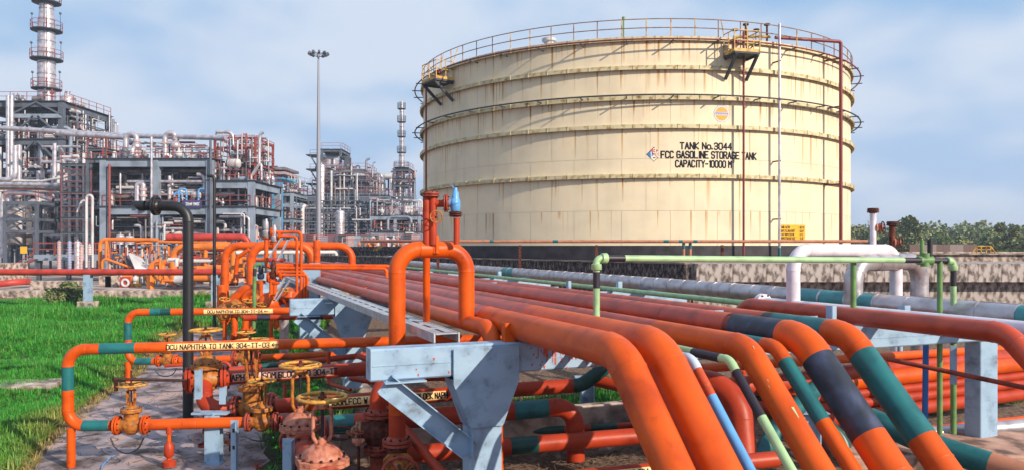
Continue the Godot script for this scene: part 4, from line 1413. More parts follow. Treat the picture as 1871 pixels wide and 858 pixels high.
# ---------------------------------------------------------------- pipes that cross under the rack
func build_under_rack() -> void:
	var r := .12
	var a := pipe("labelled_cross_pipe", "lettered red pipe under the near frame, ending in a dark green bend", [W(505, 741, 12.4), W(1062, 703, 12.9), W(1110, 668, 12.9), W(1150, 640, 14.5)], r, M.orange_red, {"weld": .005, "fr": .3, "bands": [[W(1050, 704, 12.7), W(1105, 672, 12.9), M.dark_green]]})
	var a0 := W(505, 741, 12.4)
	var a1 := W(1062, 703, 12.9)
	pipe_label(a, "ISOM.FCC W", seg_px(a0, a1, 592), seg_px(a0, a1, 690), r, .15)
	pipe_label(a, "ISOM BLOCK NAPH", seg_px(a0, a1, 742), seg_px(a0, a1, 815), r, .15, {"wide": .62})
	pipe("banded_cross_pipe", "thick orange pipe with green bands that turns down just right of the near column", [W(585, 777, 11.6), W(1050, 741, 12.0), W(1052, 840, 12.0)], .145, M.orange_red, {"weld": .005, "fr": .3, "bands": [[W(598, 776, 11.6), W(648, 772, 11.65), M.teal], [W(940, 750, 11.9), W(1002, 745, 11.95), M.teal]]})
	pipe("thin_cross_pipe", "thin dull red pipe with two dark green bands, low behind the turned down pipe", [W(700, 803, 12.8), W(1330, 766, 14)], .062, M.orange_red, {"bands": [[W(968, 787, 13.3), W(1030, 784, 13.4), M.dark_green], [W(1078, 781, 13.5), W(1126, 778, 13.6), M.dark_green]]})
	pipe("low_cross_pipe", "thick orange pipe with a dark green band lying just above the straw", [W(720, 832, 10.9), W(1330, 783, 12.4)], .13, M.orange_red, {"weld": .005, "bands": [[W(930, 815, 11.4), W(981, 811, 11.5), M.dark_green]]})
	var e := pipe("bottom_label_pipe", "orange pipe with a yellow lettered panel at the bottom edge under the big slopes", [W(940, 885, 9.4), W(1420, 838, 10.4)], .11, M.orange_red, {"root": true})
	pipe_label(e, "NAPHTHA TO 304-T", seg_px(W(940, 885, 9.4), W(1420, 838, 10.4), 1070), seg_px(W(940, 885, 9.4), W(1420, 838, 10.4), 1215), .11, .13, {"lift": .9, "wide": .7})
	pipe("bent_red_pipe", "thick dull red pipe curving down behind the sky blue sloping pipe", [W(1150, 690, 12.4), W(1346, 700, 11.6), W(1362, 860, 11.2)], .2, M.orange_red, {"weld": .006, "fr": .62, "seg": 32})
	pipe("teal_under_pipe", "teal pipe slanting down behind the pale green slope", [W(1500, 700, 12.6), W(1425, 776, 11.7), W(1362, 872, 11.0)], .135, M.teal, {"weld": .006, "fr": .3})
	pipe("cross_pipe", "orange pipe crossing low behind the left pair of big slopes", [W(1085, 694, 13.2), W(1290, 740, 12.2), W(1440, 745, 12.4)], .1, M.orange_red, {"fr": .4})
	pipe("cross_pipe", "thin orange pipe crossing just under the near beam, behind the slopes", [W(1280, 672, 11.9), W(1900, 632, 16.5)], .075, M.orange)
	pipe("cross_pipe", "red pipe with a chipped face crossing behind the small teal banded slope", [W(1290, 712, 12.2), W(1455, 697, 13.0), W(1640, 668, 14.5), W(1900, 648, 16.2)], .17, M.orange_red, {"fr": 1})
	pipe("cross_pipe", "orange pipe third down in the sunlit row at the right", [W(1420, 710, 13), W(1900, 661, 16)], .15, M.orange)
	pipe("cross_pipe", "orange pipe fourth down in the sunlit row at the right", [W(1420, 735, 13), W(1900, 682, 16)], .09, M.orange_red)
	pipe("cross_pipe", "dull red pipe fifth down in the row at the right, above the dark weeds", [W(1440, 752, 13), W(1900, 696, 16)], .09, M.orange_red)
	pipe("cross_pipe", "lowest dull red pipe of the row at the right", [W(1450, 775, 13), W(1900, 715, 16)], .13, M.orange_red)
	pipe("low_thin_pipe", "thin orange pipe lying low above the silver one at the right", [W(1560, 798, 13.2), W(1900, 762, 14.5)], .06, M.orange)
	pipe("low_silver_pipe", "silver clad pipe lying low at the right behind the frame's right column", [W(1580, 802, 12.75), W(1900, 776, 13.75)], .13, M.cladding, {"seg": 28})
	pipe("teal_salmon_pipe", "thick teal pipe turning salmon at the bottom right corner", [W(1590, 764, 11.2), W(1700, 812, 10.6), W(1910, 880, 9.6)], .165, M.brown_pipe, {"seg": 36, "fr": 1, "bands": [[W(1590, 764, 11.2), W(1812, 843, 10.05), M.teal]]})
	pipe("dark_teal_pipe", "dark teal pipe curving low under the navy banded slope", [W(1360, 716, 12.9), W(1470, 735, 12.5), W(1540, 800, 12.2), W(1560, 880, 12)], .1, M.dark_green, {"fr": .5})
	pipe("rusty_rod", "thin rusty rod running to the right edge in front of the blue column", [W(1622, 655, 10.6), W(1900, 713, 9.4)], .032, M.rod_rust, {"seg": 12, "category": "rod"})
	var hg := MB.new()
	hg.angle(W(1738, 630, 10.2), W(1738, 701, 10.2), .075, Vector3(1, 0, .4).normalized())
	tag(put("rod_hanger", hg, M.steel_blue), "short steel angle hanging from the beam and holding the rusty rod", "hanger")
	pipe("blue_pole_pipe", "thin bright blue vertical pipe under the beam, left of the green pair", [W(1693, 600, 13.4), W(1690, 850, 13.4)], .05, mat("bright_blue", Color(.02, .16, .5), .45), {"seg": 14})
	pipe("steel_post", "slim pale blue post standing between the white and pink risers under the beam", [W(1645, 600, 14.4), W(1645, 800, 14.4)], .05, M.steel_blue, {"seg": 4, "category": "post"})
	# concrete sleepers and low walls
	var w := thing("low_wall", "low stained concrete wall behind the turned down pipe, under the rack", "wall")
	for k in 5:
		var p := R(3.4, 1.2 + k * 2.0, .24)
		var m := MB.new()
		m.cbox(p, Vector3(1.985, .62, .22), .02, rack_basis())
		put("block", m, M.concrete_light, w)
	var w2 := MB.new()
	w2.cbox(W(1820, 836, 12.4), Vector3(5.4, .5, 1.6), .03)
	tag(put("concrete_plinth", w2, mat("pink_concrete", Color(.62, .4, .32), .9, 0, M.concrete.albedo_texture, .4)), "sunlit pinkish concrete plinth at the bottom right behind the salmon pipe", "plinth")
	for q in [[1480, 752, 12.3, "pale blue pipe stool standing behind the narrow teal banded slope"], [1073, 690, 15.5, "pale blue post in the sun beyond the dark green bend"], [1595, 770, 13.2, "pale blue pipe stool behind the navy banded slope"]]:
		var b := W(q[0], q[1], q[2])
		var s := thing("pipe_stool", q[3], "pipe support", Vector3(b.x, 0, b.z))
		var c := MB.new()
		c.box(Vector3(0, b.y * .5, 0), Vector3(.28, b.y, .02))
		c.box(Vector3(-.13, b.y * .5, 0), Vector3(.02, b.y, .26))
		c.box(Vector3(.13, b.y * .5, 0), Vector3(.02, b.y, .26))
		put("post", c, M.steel_blue, s)
		var pl := MB.new()
		pl.box(Vector3(0, b.y + .011, 0), Vector3(.5, .02, .4))
		pl.box(Vector3(0, .015, 0), Vector3(.5, .03, .45))
		put("plate", pl, M.steel_blue, s)

# ---------------------------------------------------------------- the valve manifold at the left
func cable_loop(label: String, a: Vector3, b: Vector3, sag: float) -> void:
	var pts: Array = []
	for k in 9:
		var f := k / 8.0
		pts.append(a.lerp(b, f) - Vector3(0, sag * pow(sin(PI * f), .55), 0))
	pipe("earthing_cable", label, pts, .011, M.black, {"seg": 8, "fr": .05, "category": "cable"})

func build_manifold() -> void:
	var r := .084
	var z := 11.67
	var A := W(123, 638, z)
	var B := W(123, 778, z)
	var up := pipe("labelled_pipe", "orange pipe lettered for tank 304-TT-03, turning down at the left beside the path", [W(1170, 612, 13.5), A, B, W(204, 776.6, z + .04)], r, M.orange, {"weld": .005, "seg": 32, "fr": .25, "bands": [[W(178, 637.4, z), W(240, 636.6, z), M.teal], [W(123, 669, z), W(123, 712, z), M.teal], [W(150, 778, z), W(198, 777, z), M.teal]]})
	var pa := seg_px(A, W(1170, 612, 13.5), 307)
	var pb := seg_px(A, W(1170, 612, 13.5), 509)
	pipe_label(up, "DCU NAPHTHA TO TANK 304-TT-03 <", pa, pb, r, .118, {"wide": .84})
	pipe("dummy_leg", "", [B - Vector3(-.05, .02, 0), Vector3(B.x + .05, 0, B.z)], .062, M.orange, {"parent": up, "seg": 16})
	var ax := (W(420, 772, 11.82) - W(204, 776.6, z)).normalized()
	var c1 := W(239, 776, z + .04)
	gate_valve("gate_valve", "ochre gate valve at the front left with an iron bar across its wheel", c1, ax, Vector3.UP, r, {"half": .19, "neck": .2, "top": .62, "wheel": .215, "bonnet": .155, "plates": true, "rise": .22, "flange": M.orange, "spokes": 4})
	var k := thing("valve_key", "dark rusty iron valve key lying across the front left handwheel", "tool")
	var kb := MB.new()
	kb.cyl(W(207, 692, 11.55), W(338, 694, 12.2), .022, 10)
	put("shaft", kb, M.rust_dark, k)
	var kh := MB.new()
	kh.bar(W(211, 692, 11.55), W(211, 714, 11.55), .04, .045)
	put("head", kh, M.rust_dark, k)
	cable_loop("black earthing cable looped under the front left gate valve", c1 + Vector3(-.27, -.17, .1), c1 + Vector3(.24, -.17, .1), .24)
	var c4 := W(478, 770, 11.9)
	pipe("lower_line", "orange pipe low in front, joining the two ochre valves of the front line", [c1 + ax * .27, W(360, 773, 11.78), c4 - ax * .27], r, M.orange, {"weld": .004, "fr": .2, "seg": 28})
	gate_valve("gate_valve", "small ochre valve with a clean yellow wheel, right end of the front line", c4, ax, Vector3.UP, r, {"half": .19, "neck": .17, "top": .64, "wheel": .205, "bonnet": .17, "rise": .22, "plates": true})
	cable_loop("black earthing cable looped under the small valve with the clean yellow wheel", c4 + Vector3(-.22, -.17, .12), c4 + Vector3(.22, -.17, .12), .1)
	pipe("lower_line", "orange pipe running on behind the pair of dome topped valves", [c4 + ax * .27, W(700, 770, 12.8)], r, M.orange_red, {})
	var dn := thing("drain_valve", "small orange drain valve on a thin leg standing on the path", "drain valve", W(308, 858, 11.7))
	var yb := W(308, 858, 11.7).y
	pipe("leg", "", [Vector3(0, -yb + .02, 0), Vector3(0, W(308, 775, 11.7).y - yb, 0)], .03, M.orange, {"parent": dn, "seg": 12})
	var db := MB.new()
	db.lathe([[.03, .18], [.07, .22], [.075, .3], [.07, .38], [.03, .44]], Vector3.ZERO, Basis(), 14)
	db.lathe([[.03, .56], [.045, .56], [.045, .66], [.03, .66]], Vector3.ZERO, Basis(), 12)
	db.lathe([[0, -yb + .02], [.1, -yb + .02], [.1, -yb + .1], [.05, -yb + .13], [0, -yb + .13]], Vector3.ZERO, Basis(), 14)
	put("drain_body", db, M.orange_red, dn)
	# the valve with the dome and its elbow
	var v2 := W(377, 692, 12.75)
	var vx := Vector3(.96, .02, -.28).normalized()
	gate_valve("gate_valve", "ochre dome topped valve beside the black pipe, its wheel above the lettered pipe", v2, vx, Vector3.UP, .125, {"half": .25, "neck": .18, "top": .82, "wheel": .25, "bonnet": .25, "dome": true, "body": M.ochre, "flange": M.orange_red, "bonnet_bolts": 12})
	var lp := pipe("labelled_cross_pipe", "orange pipe lettered for the block to 304-TT, behind the tall ochre yoke", [v2 + vx * .33, W(680, 672, 13.7), W(1000, 650, 14.9)], .122, M.orange_red, {"weld": .005, "fr": 1})
	var la := v2 + vx * .33
	var lb := W(680, 672, 13.7)
	pipe_label(lp, "NAPHTHA ISOM BLOCK TO 304-TT", seg_px(la, lb, 424), seg_px(la, lb, 608), .122, .155, {"wide": .8, "panel": mat("label_pink", Color(.72, .42, .32), .6, 0, M.label_yellow.albedo_texture, 1.2)})
	var v3 := W(463, 744, 12.5)
	var ex := (W(1062, 703, 12.9) - W(505, 741, 12.4)).normalized()
	pipe("red_elbow", "thick red elbow in front of the dome topped valve, held in a blue bracket", [v2 - Vector3(0, .06, -.1), W(373, 746, 12.3), v3 - ex * .36], .13, M.orange_red, {"weld": .005, "seg": 32, "fr": .24})
	gate_valve("gate_valve", "tall ochre gate valve whose yoke rises behind the 304-TT-03 pipe", v3, ex, Vector3.UP, .122, {"half": .26, "neck": .3, "top": 1.1, "wheel": .275, "bonnet": .21, "square": true, "plates": true, "body": M.ochre})
	pipe("drain_stub", "thin red stub with a blind flange hanging under the red elbow", [W(373, 752, 12.2), W(371, 806, 12.2)], .024, M.orange_red, {"seg": 10})
	var bf := MB.new()
	bf.lathe([[0, -.03], [.085, -.03], [.085, .01], [.04, .02], [.04, .06], [0, .06]], W(371, 812, 12.2), Basis(), 14)
	tag(put("blind_flange", bf, M.flange_red), "small red blind flange at the foot of the thin stub", "flange")
	# posts
	for q in [[390, 846, 757, .235, "wide blue post on a base plate carrying the red elbow"], [428, 872, 767, .11, "narrow blue angle post with holes, in front of the low orange pipe"], [527, 900, 800, .17, "blue post beside the red spool of the dome topped valves"]]:
		var f := H(q[0], q[1], 0)
		var t: float = EYE - (q[2] - 450.0) / F * -f.z
		var p := thing("steel_post", q[4], "post", f)
		var w: float = q[3]
		var m := MB.new()
		if w > .2:
			m.ibeam(Vector3(0, 0, 0), Vector3(0, t, 0), w, .16, Vector3.BACK, .016)
		else:
			m.angle(Vector3(0, 0, 0), Vector3(0, t, 0), w, Vector3.BACK)
		put("post", m, M.steel_blue, p)
		var bp := MB.new()
		bp.box(Vector3(0, .012, 0), Vector3(w * 1.3, .024, w * 1.3))
		put("base_plate", bp, M.steel_blue, p)
		if w > .2:
			for s in [[-.3, .8, .46], [.09, .62, .26]]:
				var pl := MB.new()
				pl.box(Vector3(s[0], t + s[1] - .35, -.12), Vector3(.1, s[2], .02))
				pl.box(Vector3(s[0], t + s[1] - .35 , -.2), Vector3(.02, s[2], .16))
				put("bracket", pl, M.steel_blue, p)
			var cr := MB.new()
			cr.box(Vector3(-.08, t + .01, -.1), Vector3(.56, .03, .2))
			put("cradle", cr, M.steel_blue, p)
		elif w < .15:
			for y in [.05, .3]:
				var h := MB.new()
				h.box(Vector3(0, t - y - .1, .012), Vector3(.05, .05, .02))
				put("bolt_block", h, M.rust_dark, p)
	# the two big dome topped valves in series, bodies along the rack direction
	var u := udir()
	var v5 := W(548, 814, 11.3)
	var v6 := W(588, 876, 9.75)
	var du := (v6 - v5).normalized()
	gate_valve("dome_valve", "pinkish dome topped valve with a tall yoke, farther one of the pair", v5, du, Vector3.UP, .15, {"half": .28, "neck": .24, "top": 1.2, "wheel": .29, "bonnet": .3, "dome": true, "body": M.pink_rust, "yoke_mat": M.ochre, "flange": M.flange_red, "bonnet_bolts": 14, "yoke": .115, "turned": true, "stem": M.black})
	gate_valve("dome_valve", "pinkish dome topped valve with the largest yellow wheel, nearest the viewer", v6, du, Vector3.UP, .15, {"half": .28, "neck": .2, "top": 1.06, "wheel": .305, "bonnet": .31, "dome": true, "square": true, "body": M.pink_rust, "yoke_mat": M.pink_rust, "flange": M.flange_red, "bonnet_bolts": 14, "yoke": .115, "turned": true, "stem": M.black})
	pipe("spool", "short dull red spool between the two dome topped valves", [v5 + du * .33, v6 - du * .33], .15, M.flange_red, {"seg": 28})
	pipe("spool", "dull red pipe running back from the farther dome topped valve", [v5 - du * .33, v5 - du * 3.4], .15, M.orange_red, {"seg": 24})
	# vertical valves under the loop's left leg
	var lg := R(1.44, .655, 0)
	var lz := -lg.z
	var v8 := Vector3(lg.x, W(0, 846, lz).y, lg.z)
	pipe("loop_pipe", "lowest length of the loop's left leg, above the red handwheel", [Vector3(lg.x, 1.1, lg.z), v8 + Vector3(0, .36, 0)], .115, M.orange_red, {"seg": 28})
	gate_valve("vertical_valve", "rusty valve with a red handwheel facing the viewer, under the near frame", v8, Vector3.UP, Vector3(.22, .05, 1), .115, {"half": .27, "neck": .2, "top": .62, "wheel": .25, "bonnet": .2, "square": true, "body": M.rust, "bonnet_mat": M.ochre, "yoke_mat": M.rust, "wheel_mat": M.wheel_red, "flange": M.flange_red})
	pipe("short_pipe", "short red pipe under the valve with the red handwheel", [v8 - Vector3(0, .36, 0), Vector3(v8.x, -.1, v8.z)], .115, M.flange_red)
	var v7 := W(690, 788, 11.25)
	pipe("red_bend", "thick red bend rising from the farther vertical valve and turning under the beam", [v7 + Vector3(0, .33, 0), v7 + Vector3(.02, .78, 0), v7 + Vector3(1.3, .86, -.5)], .125, M.orange_red, {"weld": .005, "seg": 28, "fr": .34})
	gate_valve("vertical_valve", "rusty valve with a white spotted bonnet pointing left, behind the near dome valve", v7, Vector3.UP, Vector3(-1, 0, .15), .12, {"half": .24, "neck": .24, "top": .75, "wheel": .2, "bonnet": .16, "body": M.rust, "bonnet_mat": mat("spotted", Color(.5, .4, .34), .7, 0, M.rust.albedo_texture, 3.0), "wheel_mat": M.wheel_red})
	pipe("short_pipe", "short red pipe under the farther vertical valve", [v7 - Vector3(0, .33, 0), Vector3(v7.x, -.1, v7.z)], .115, M.flange_red)
	pipe("slanting_pipe", "thin red pipe slanting down to the right behind the red handwheel", [W(690, 735, 11.9), W(745, 790, 10.9), W(832, 895, 9.6)], .065, M.orange_red, {"fr": .3})
	for q in [[[[300, 668, 16.5], [420, 660, 16.8], [420, 700, 16.8]], .035, "thin orange drain line on the path beside the black pipe"], [[[600, 642, 15.5], [600, 700, 15.5], [640, 712, 15]], .04, "thin orange drop left of the second frame's column"], [[[520, 700, 13.9], [520, 760, 13.7], [610, 800, 12.8]], .035, "thin red drain line between the tall ochre valve and the domes"], [[[640, 690, 14.5], [730, 705, 14.2], [800, 760, 13.2]], .055, "slim red pipe slanting down behind the vertical valves"], [[[655, 650, 16.2], [760, 690, 15.2], [900, 690, 14.8]], .06, "slim red pipe bending along behind the near column"]]:
		var pts: Array = []
		for p in q[0]: pts.append(W(p[0], p[1], p[2]))
		pipe("small_line", q[2], pts, q[1], M.orange_red, {"seg": 12, "fr": .15})
	for q in [[470, 866, 11.2, "small rusty bleed valve in the weeds left of the blue post"], [420, 806, 12.6, "small rusty bleed valve beside the narrow blue post"], [655, 806, 11.0, "small rusty bleed valve under the white spotted bonnet"]]:
		var b := W(q[0], q[1], q[2])
		var bvl := thing("bleed_valve", q[3], "valve", Vector3(b.x, 0, b.z))
		pipe("stem_pipe", "", [Vector3(0, 0, 0), Vector3(0, b.y + .12, 0)], .022, M.rust, {"parent": bvl, "seg": 10})
		var vb := MB.new()
		vb.cyl(Vector3(-.09, b.y, 0), Vector3(.09, b.y, 0), .045, 12)
		vb.lathe([[0, -.05], [.06, -.05], [.06, .03], [.03, .05], [0, .05]], Vector3(0, b.y, 0), Basis(), 12)
		put("valve_body", vb, M.pink_rust, bvl)
		hand_wheel(bvl, Vector3(0, b.y + .13, 0), Vector3(.1, 1, .1).normalized(), .07, M.wheel_red, 4, .1)
	# black vent pipe
	var foot := H(343, 765, 0)
	var bz := -foot.z
	var bl := pipe("black_vent", "tall black pipe with an open slanted end turned left above the path", [foot, W(343, 377, bz), W(268, 376, bz)], .1, M.black, {"weld": .006, "fr": .3, "root": true, "seg": 28})
	flange(bl, W(284, 376, bz), Vector3.LEFT, .1, M.black, {"wide": 1.9, "bolts": 8})
	var en := MB.new()
	var ec := W(268, 376, bz)
	for j in 20:
		var t0 := TAU * j / 20
		var t1 := TAU * (j + 1) / 20
		var f := func(t: float, l: float) -> Vector3: return ec + Vector3(-l - (sin(t) * .1 + .1) * l * 5.0, sin(t) * .1, cos(t) * .1)
		en.quad(f.call(t0, .02), f.call(t0, .14), f.call(t1, .14), f.call(t1, .02))
	put("open_end", en, M.black, bl)
	var ft := MB.new()
	ft.lathe([[0, 0], [.2, 0], [.2, .03], [.1, .03]], foot + Vector3(0, .013, 0), Basis(), 20)
	put("foot_flange", ft, M.black, bl)
	var sc := MB.new()
	sc.lathe([[.05, -.09], [.09, -.09], [.09, .09], [.05, .09], [.05, -.09]], W(362, 800, 12.2), MB.axis_basis(Vector3(.5, .3, 1).normalized()), 16)
	tag(put("loose_pipe_end", sc, M.far_pink), "short open pipe end lying by the foot of the wide blue post", "pipe end")
	pipe("blue_hose", "short curl of pale blue hose on the path at the bottom left", [H(182, 868, .03), H(186, 850, .03), H(197, 838, .03), H(207, 832, .03)], .012, M.sky_blue, {"seg": 8, "fr": .2, "category": "hose"})

func build_far_manifold() -> void:
	var r := .084
	var z := 18.25
	var A := W(233, 570, z)
	var B := W(233, 660, z)
	var up := pipe("labelled_pipe", "orange pipe lettered for 304-TT-04 ending in a drop at the edge of the grass", [W(640, 566, 19.0), A, B, W(283, 659.5, z)], r, M.orange, {"weld": .005, "seg": 24, "fr": .25, "bands": [[W(272, 570, z), W(291, 570, z), M.teal], [W(291, 570, z), W(309, 569.6, z), M.dark_green], [W(233, 588, z), W(233, 620, z), M.teal], [W(247, 660, z), W(278, 660, z), M.teal]]})
	pipe_label(up, "DCU NAPHTHA TO 304-TT-04 <", seg_px(A, W(640, 566, 19.0), 373), seg_px(A, W(640, 566, 19.0), 499), r, .118, {"wide": .84})
	pipe("dummy_leg", "", [B, Vector3(B.x, 0, B.z)], .07, M.orange, {"parent": up, "seg": 14})
	var c1 := W(305, 658, z + .05)
	gate_valve("gate_valve", "ochre gate valve with a small yellow wheel over the path farther back", c1, Vector3.RIGHT, Vector3.UP, r, {"half": .19, "neck": .2, "top": .63, "wheel": .2, "bonnet": .155, "plates": true, "flange": M.orange})
	cable_loop("black earthing cable looped under the gate valve on the path farther back", c1 + Vector3(-.27, -.17, .1), c1 + Vector3(.27, -.17, .1), .2)
	pipe("lower_line", "orange pipe running right from the farther gate valve, behind the dome topped one", [c1 + Vector3(.28, 0, 0), W(640, 646, 19.2)], r, M.orange, {"seg": 20})
	gate_valve("gate_valve", "ochre valve with a small flat yellow wheel right of the dome topped valve", W(449, 652, 17.2), Vector3.RIGHT, Vector3.UP, .1, {"half": .22, "neck": .2, "top": .56, "wheel": .2, "bonnet": .17})
	pipe("thin_line", "thin orange line with a dark green band behind the tall ochre yoke", [W(400, 678, 16), W(900, 622, 18)], .065, M.orange_red, {"bands": [[W(478, 669.5, 16.3), W(507, 666, 16.4), M.dark_green]], "seg": 16})
	pipe("thin_line", "thin orange line just under the 304-TT-04 pipe with a blue band", [W(445, 580, 20.5), W(640, 577, 21)], .075, M.orange_red, {"bands": [[W(470, 579.6, 20.6), W(494, 579.2, 20.65), M.navy], [W(565, 578.2, 20.9), W(590, 577.8, 20.9), M.navy]], "seg": 16})
	# the crowded orange manifold with grey braces
	var s := thing("orange_manifold", "crowded orange valve manifold with grey brace bars, left of the rack's far end", "manifold")
	var zz := 21.5
	var P := func(px: float, py: float, dz := 0.0) -> Vector3: return W(px, py, zz + dz)
	for q in [
		[[[497, 424], [550, 424], [550, 556]], .045], [[[511, 431], [542, 432], [542, 552]], .04], [[[506, 496], [556, 496], [556, 548]], .04], [[[512, 502], [561, 502], [561, 552]], .04],
		[[[486, 437], [486, 486], [500, 488]], .06], [[[501, 443], [501, 470]], .06], [[[495, 508], [495, 625]], .06], [[[502, 508], [502, 572]], .06], [[[476, 512], [476, 545]], .06],
		[[[505, 484], [714, 486], [714, 512]], .055], [[[505, 489], [706, 490], [706, 506]], .05], [[[422, 560], [424, 548], [445, 528], [470, 526]], .13], [[[445, 560], [448, 535], [470, 532]], .12],
		[[[405, 560], [405, 520]], .14], [[[428, 575], [428, 690]], .09], [[[448, 545], [448, 640]], .09], [[[410, 560], [410, 620]], .06], [[[465, 545], [520, 548]], .12], [[[460, 552], [505, 556], [505, 600]], .08], [[[395, 575], [520, 572]], .06],
		[[[430, 500], [433, 470], [455, 455]], .06], [[[525, 540], [525, 570]], .07], [[[440, 620], [500, 618]], .05], [[[536, 545], [560, 548]], .07]]:
		var pts: Array = []
		for p in q[0]: pts.append(P.call(p[0], p[1], rng.randf_range(-.02, .02) + (q[1] - .05) * 4))
		pipe("pipe", "", pts, q[1], M.orange, {"parent": s, "seg": 12, "fr": q[1] * 2.4})
	for q in [[486, 434, 1], [501, 443, 1], [495, 512, 1], [502, 516, 1], [405, 562, 1], [428, 566, 1], [448, 560, 1], [410, 585, 1], [448, 602, 1], [476, 515, 1]]:
		flange(s, P.call(q[0], q[1], .1), Vector3.UP, .075, M.orange, {"wide": 1.9, "bolts": 6})
	for q in [[497, 424], [511, 431], [508, 496], [513, 502], [490, 505], [425, 616], [440, 616], [460, 548], [520, 545]]:
		flange(s, P.call(q[0], q[1], 0), Vector3.RIGHT, .06, M.orange, {"wide": 2.2, "bolts": 6})
	for q in [[486, 400, 434, M.silver], [501, 411, 442, M.silver], [499, 473, 508, M.rust], [476, 480, 510, M.navy]]:
		var v := MB.new()
		var b: Vector3 = P.call(q[0], q[2])
		var h: float = (q[2] - q[1]) / F * zz
		v.lathe([[0, 0], [.06, 0], [.1, h * .12], [.1, h * .35], [.06, h * .4], [.075, h * .5], [.06, h * .85], [.04, h * .88], [.035, h], [0, h]], b, Basis(), 12)
		put("relief_valve", v, q[3], s)
	for q in [[514, 435, 491, 470], [526, 438, 507, 475], [519, 508, 502, 546], [529, 512, 504, 550]]:
		var m := MB.new()
		m.bar(P.call(q[0], q[1], -.6), P.call(q[2], q[3], -.6), .03, .13, Vector3.BACK)
		put("brace_bar", m, M.tray, s)
	for q in [[491, 552, .34, .3], [470, 548, .2, .22], [410, 568, .24, .26], [430, 560, .22, .24], [446, 566, .2, .22], [527, 536, .3, .2], [540, 540, .26, .2]]:
		var m := MB.new()
		m.lathe([[0, -q[3]], [q[2] * .7, -q[3] * .9], [q[2], -q[3] * .4], [q[2] * .9, q[3] * .4], [q[2] * .5, q[3] * .8], [0, q[3]]], P.call(q[0], q[1], .1), Basis(), 16)
		put("valve_body", m, M.orange if q[0] > 480 else M.ochre, s)
	for q in [[432, 560], [410, 546], [452, 549], [522, 529], [478, 556]]:
		hand_wheel(s, P.call(q[0], q[1], -.35), Vector3(.2, 1, .25).normalized(), .14, M.wheel_yellow, 4, .08)
	pipe("green_line", "bright green thin pipe with a black length standing in the orange manifold", [W(477, 482, 20.6), W(465, 483, 20.6), W(463, 600, 20.6)], .05, M.leaf_green, {"seg": 14, "fr": .08, "bands": [[W(464.6, 490, 20.6), W(464, 504, 20.6), M.band_black]]})
	for q in [[458, 640, 530, 26.5, .155, 446, 570, 485], [410.5, 590, 520, 29.5, .145, 448, 643, 488]]:
		var zl: float = q[3]
		pipe("far_loop", "thick orange inverted U pipe beside the rack's far end, " + ("the nearer one" if q[0] == 458 else "reaching farther right"), [Vector3(W(q[0], 0, zl).x, .4, -zl), W(q[0], q[5], zl), W(q[6], q[5] + 1, zl + .6), W(q[6], q[7], zl + .6)], q[4], M.orange, {"weld": .006, "fr": .55, "seg": 20})
	var cld := MB.new()
	cld.cyl(Vector3(W(519, 0, 22).x, 0, -22), W(519, 577, 22), .135, 18)
	tag(put("silver_stub", cld, M.cladding), "short silver clad standpipe under the lettered pipe, left of the second frame", "pipe")
	for q in [[560, 577, 482, 26.8, "slim blue post in front of the far loop's right leg"], [575, 560, 480, 25.0, "pale blue post with a notch at the rack's far left end"]]:
		var p := MB.new()
		var b := W(q[0], q[2], q[3])
		p.ibeam(Vector3(b.x, 0, b.z), b, .3, .26, Vector3.BACK, .03)
		tag(put("steel_post", p, M.steel_blue), q[4], "post")
	# fire main on posts across the grass
	var fm := pipe("fire_main", "long bright red fire main carried on blue posts across the grass", [W(-120, 496.5, 39), W(412, 496.5, 39)], .165, M.red_pipe, {"root": true, "seg": 20})
	for px in [160, 393]:
		var b := W(px, 501, 39)
		var p := thing("pipe_post", "blue post on a concrete block carrying the red fire main, " + ("on the grass" if px == 160 else "beside the orange manifold"), "post", Vector3(b.x, 0, b.z))
		var m := MB.new()
		m.ibeam(Vector3(0, .5, 0), Vector3(0, b.y, 0), .34, .3, Vector3.BACK, .03)
		put("post", m, M.steel_blue, p)
		var c := MB.new()
		c.cbox(Vector3(0, .3, 0), Vector3(.75, .62, .7), .03)
		put("block", c, M.concrete_light, p)
	pipe("thin_black_pole", "thin black pole beside the black vent, with two short arms", [Vector3(W(391, 0, 31).x, 0, -31), W(391, 322, 31), W(378, 321, 31)], .065, M.black, {"seg": 10, "fr": .15, "category": "pole"})

# ---------------------------------------------------------------- process units
func xw(px: float, z: float) -> float: return (px - 935.5) / F * z
func yw(py: float, z: float) -> float: return EYE - (py - 450.0) / F * z

func railing(root: Node, a: Vector3, b: Vector3, m: Material) -> void:
	var r := MB.new()
	var n := maxi(1, int(a.distance_to(b) / 1.8))
	for k in n + 1:
		var p := a.lerp(b, float(k) / n)
		r.bar(p, p + Vector3(0, 1.1, 0), .06, .06)
	for h in [.55, 1.1]:
		r.bar(a + Vector3(0, h, 0), b + Vector3(0, h, 0), .055, .055)
	put("handrail", r, m, root)

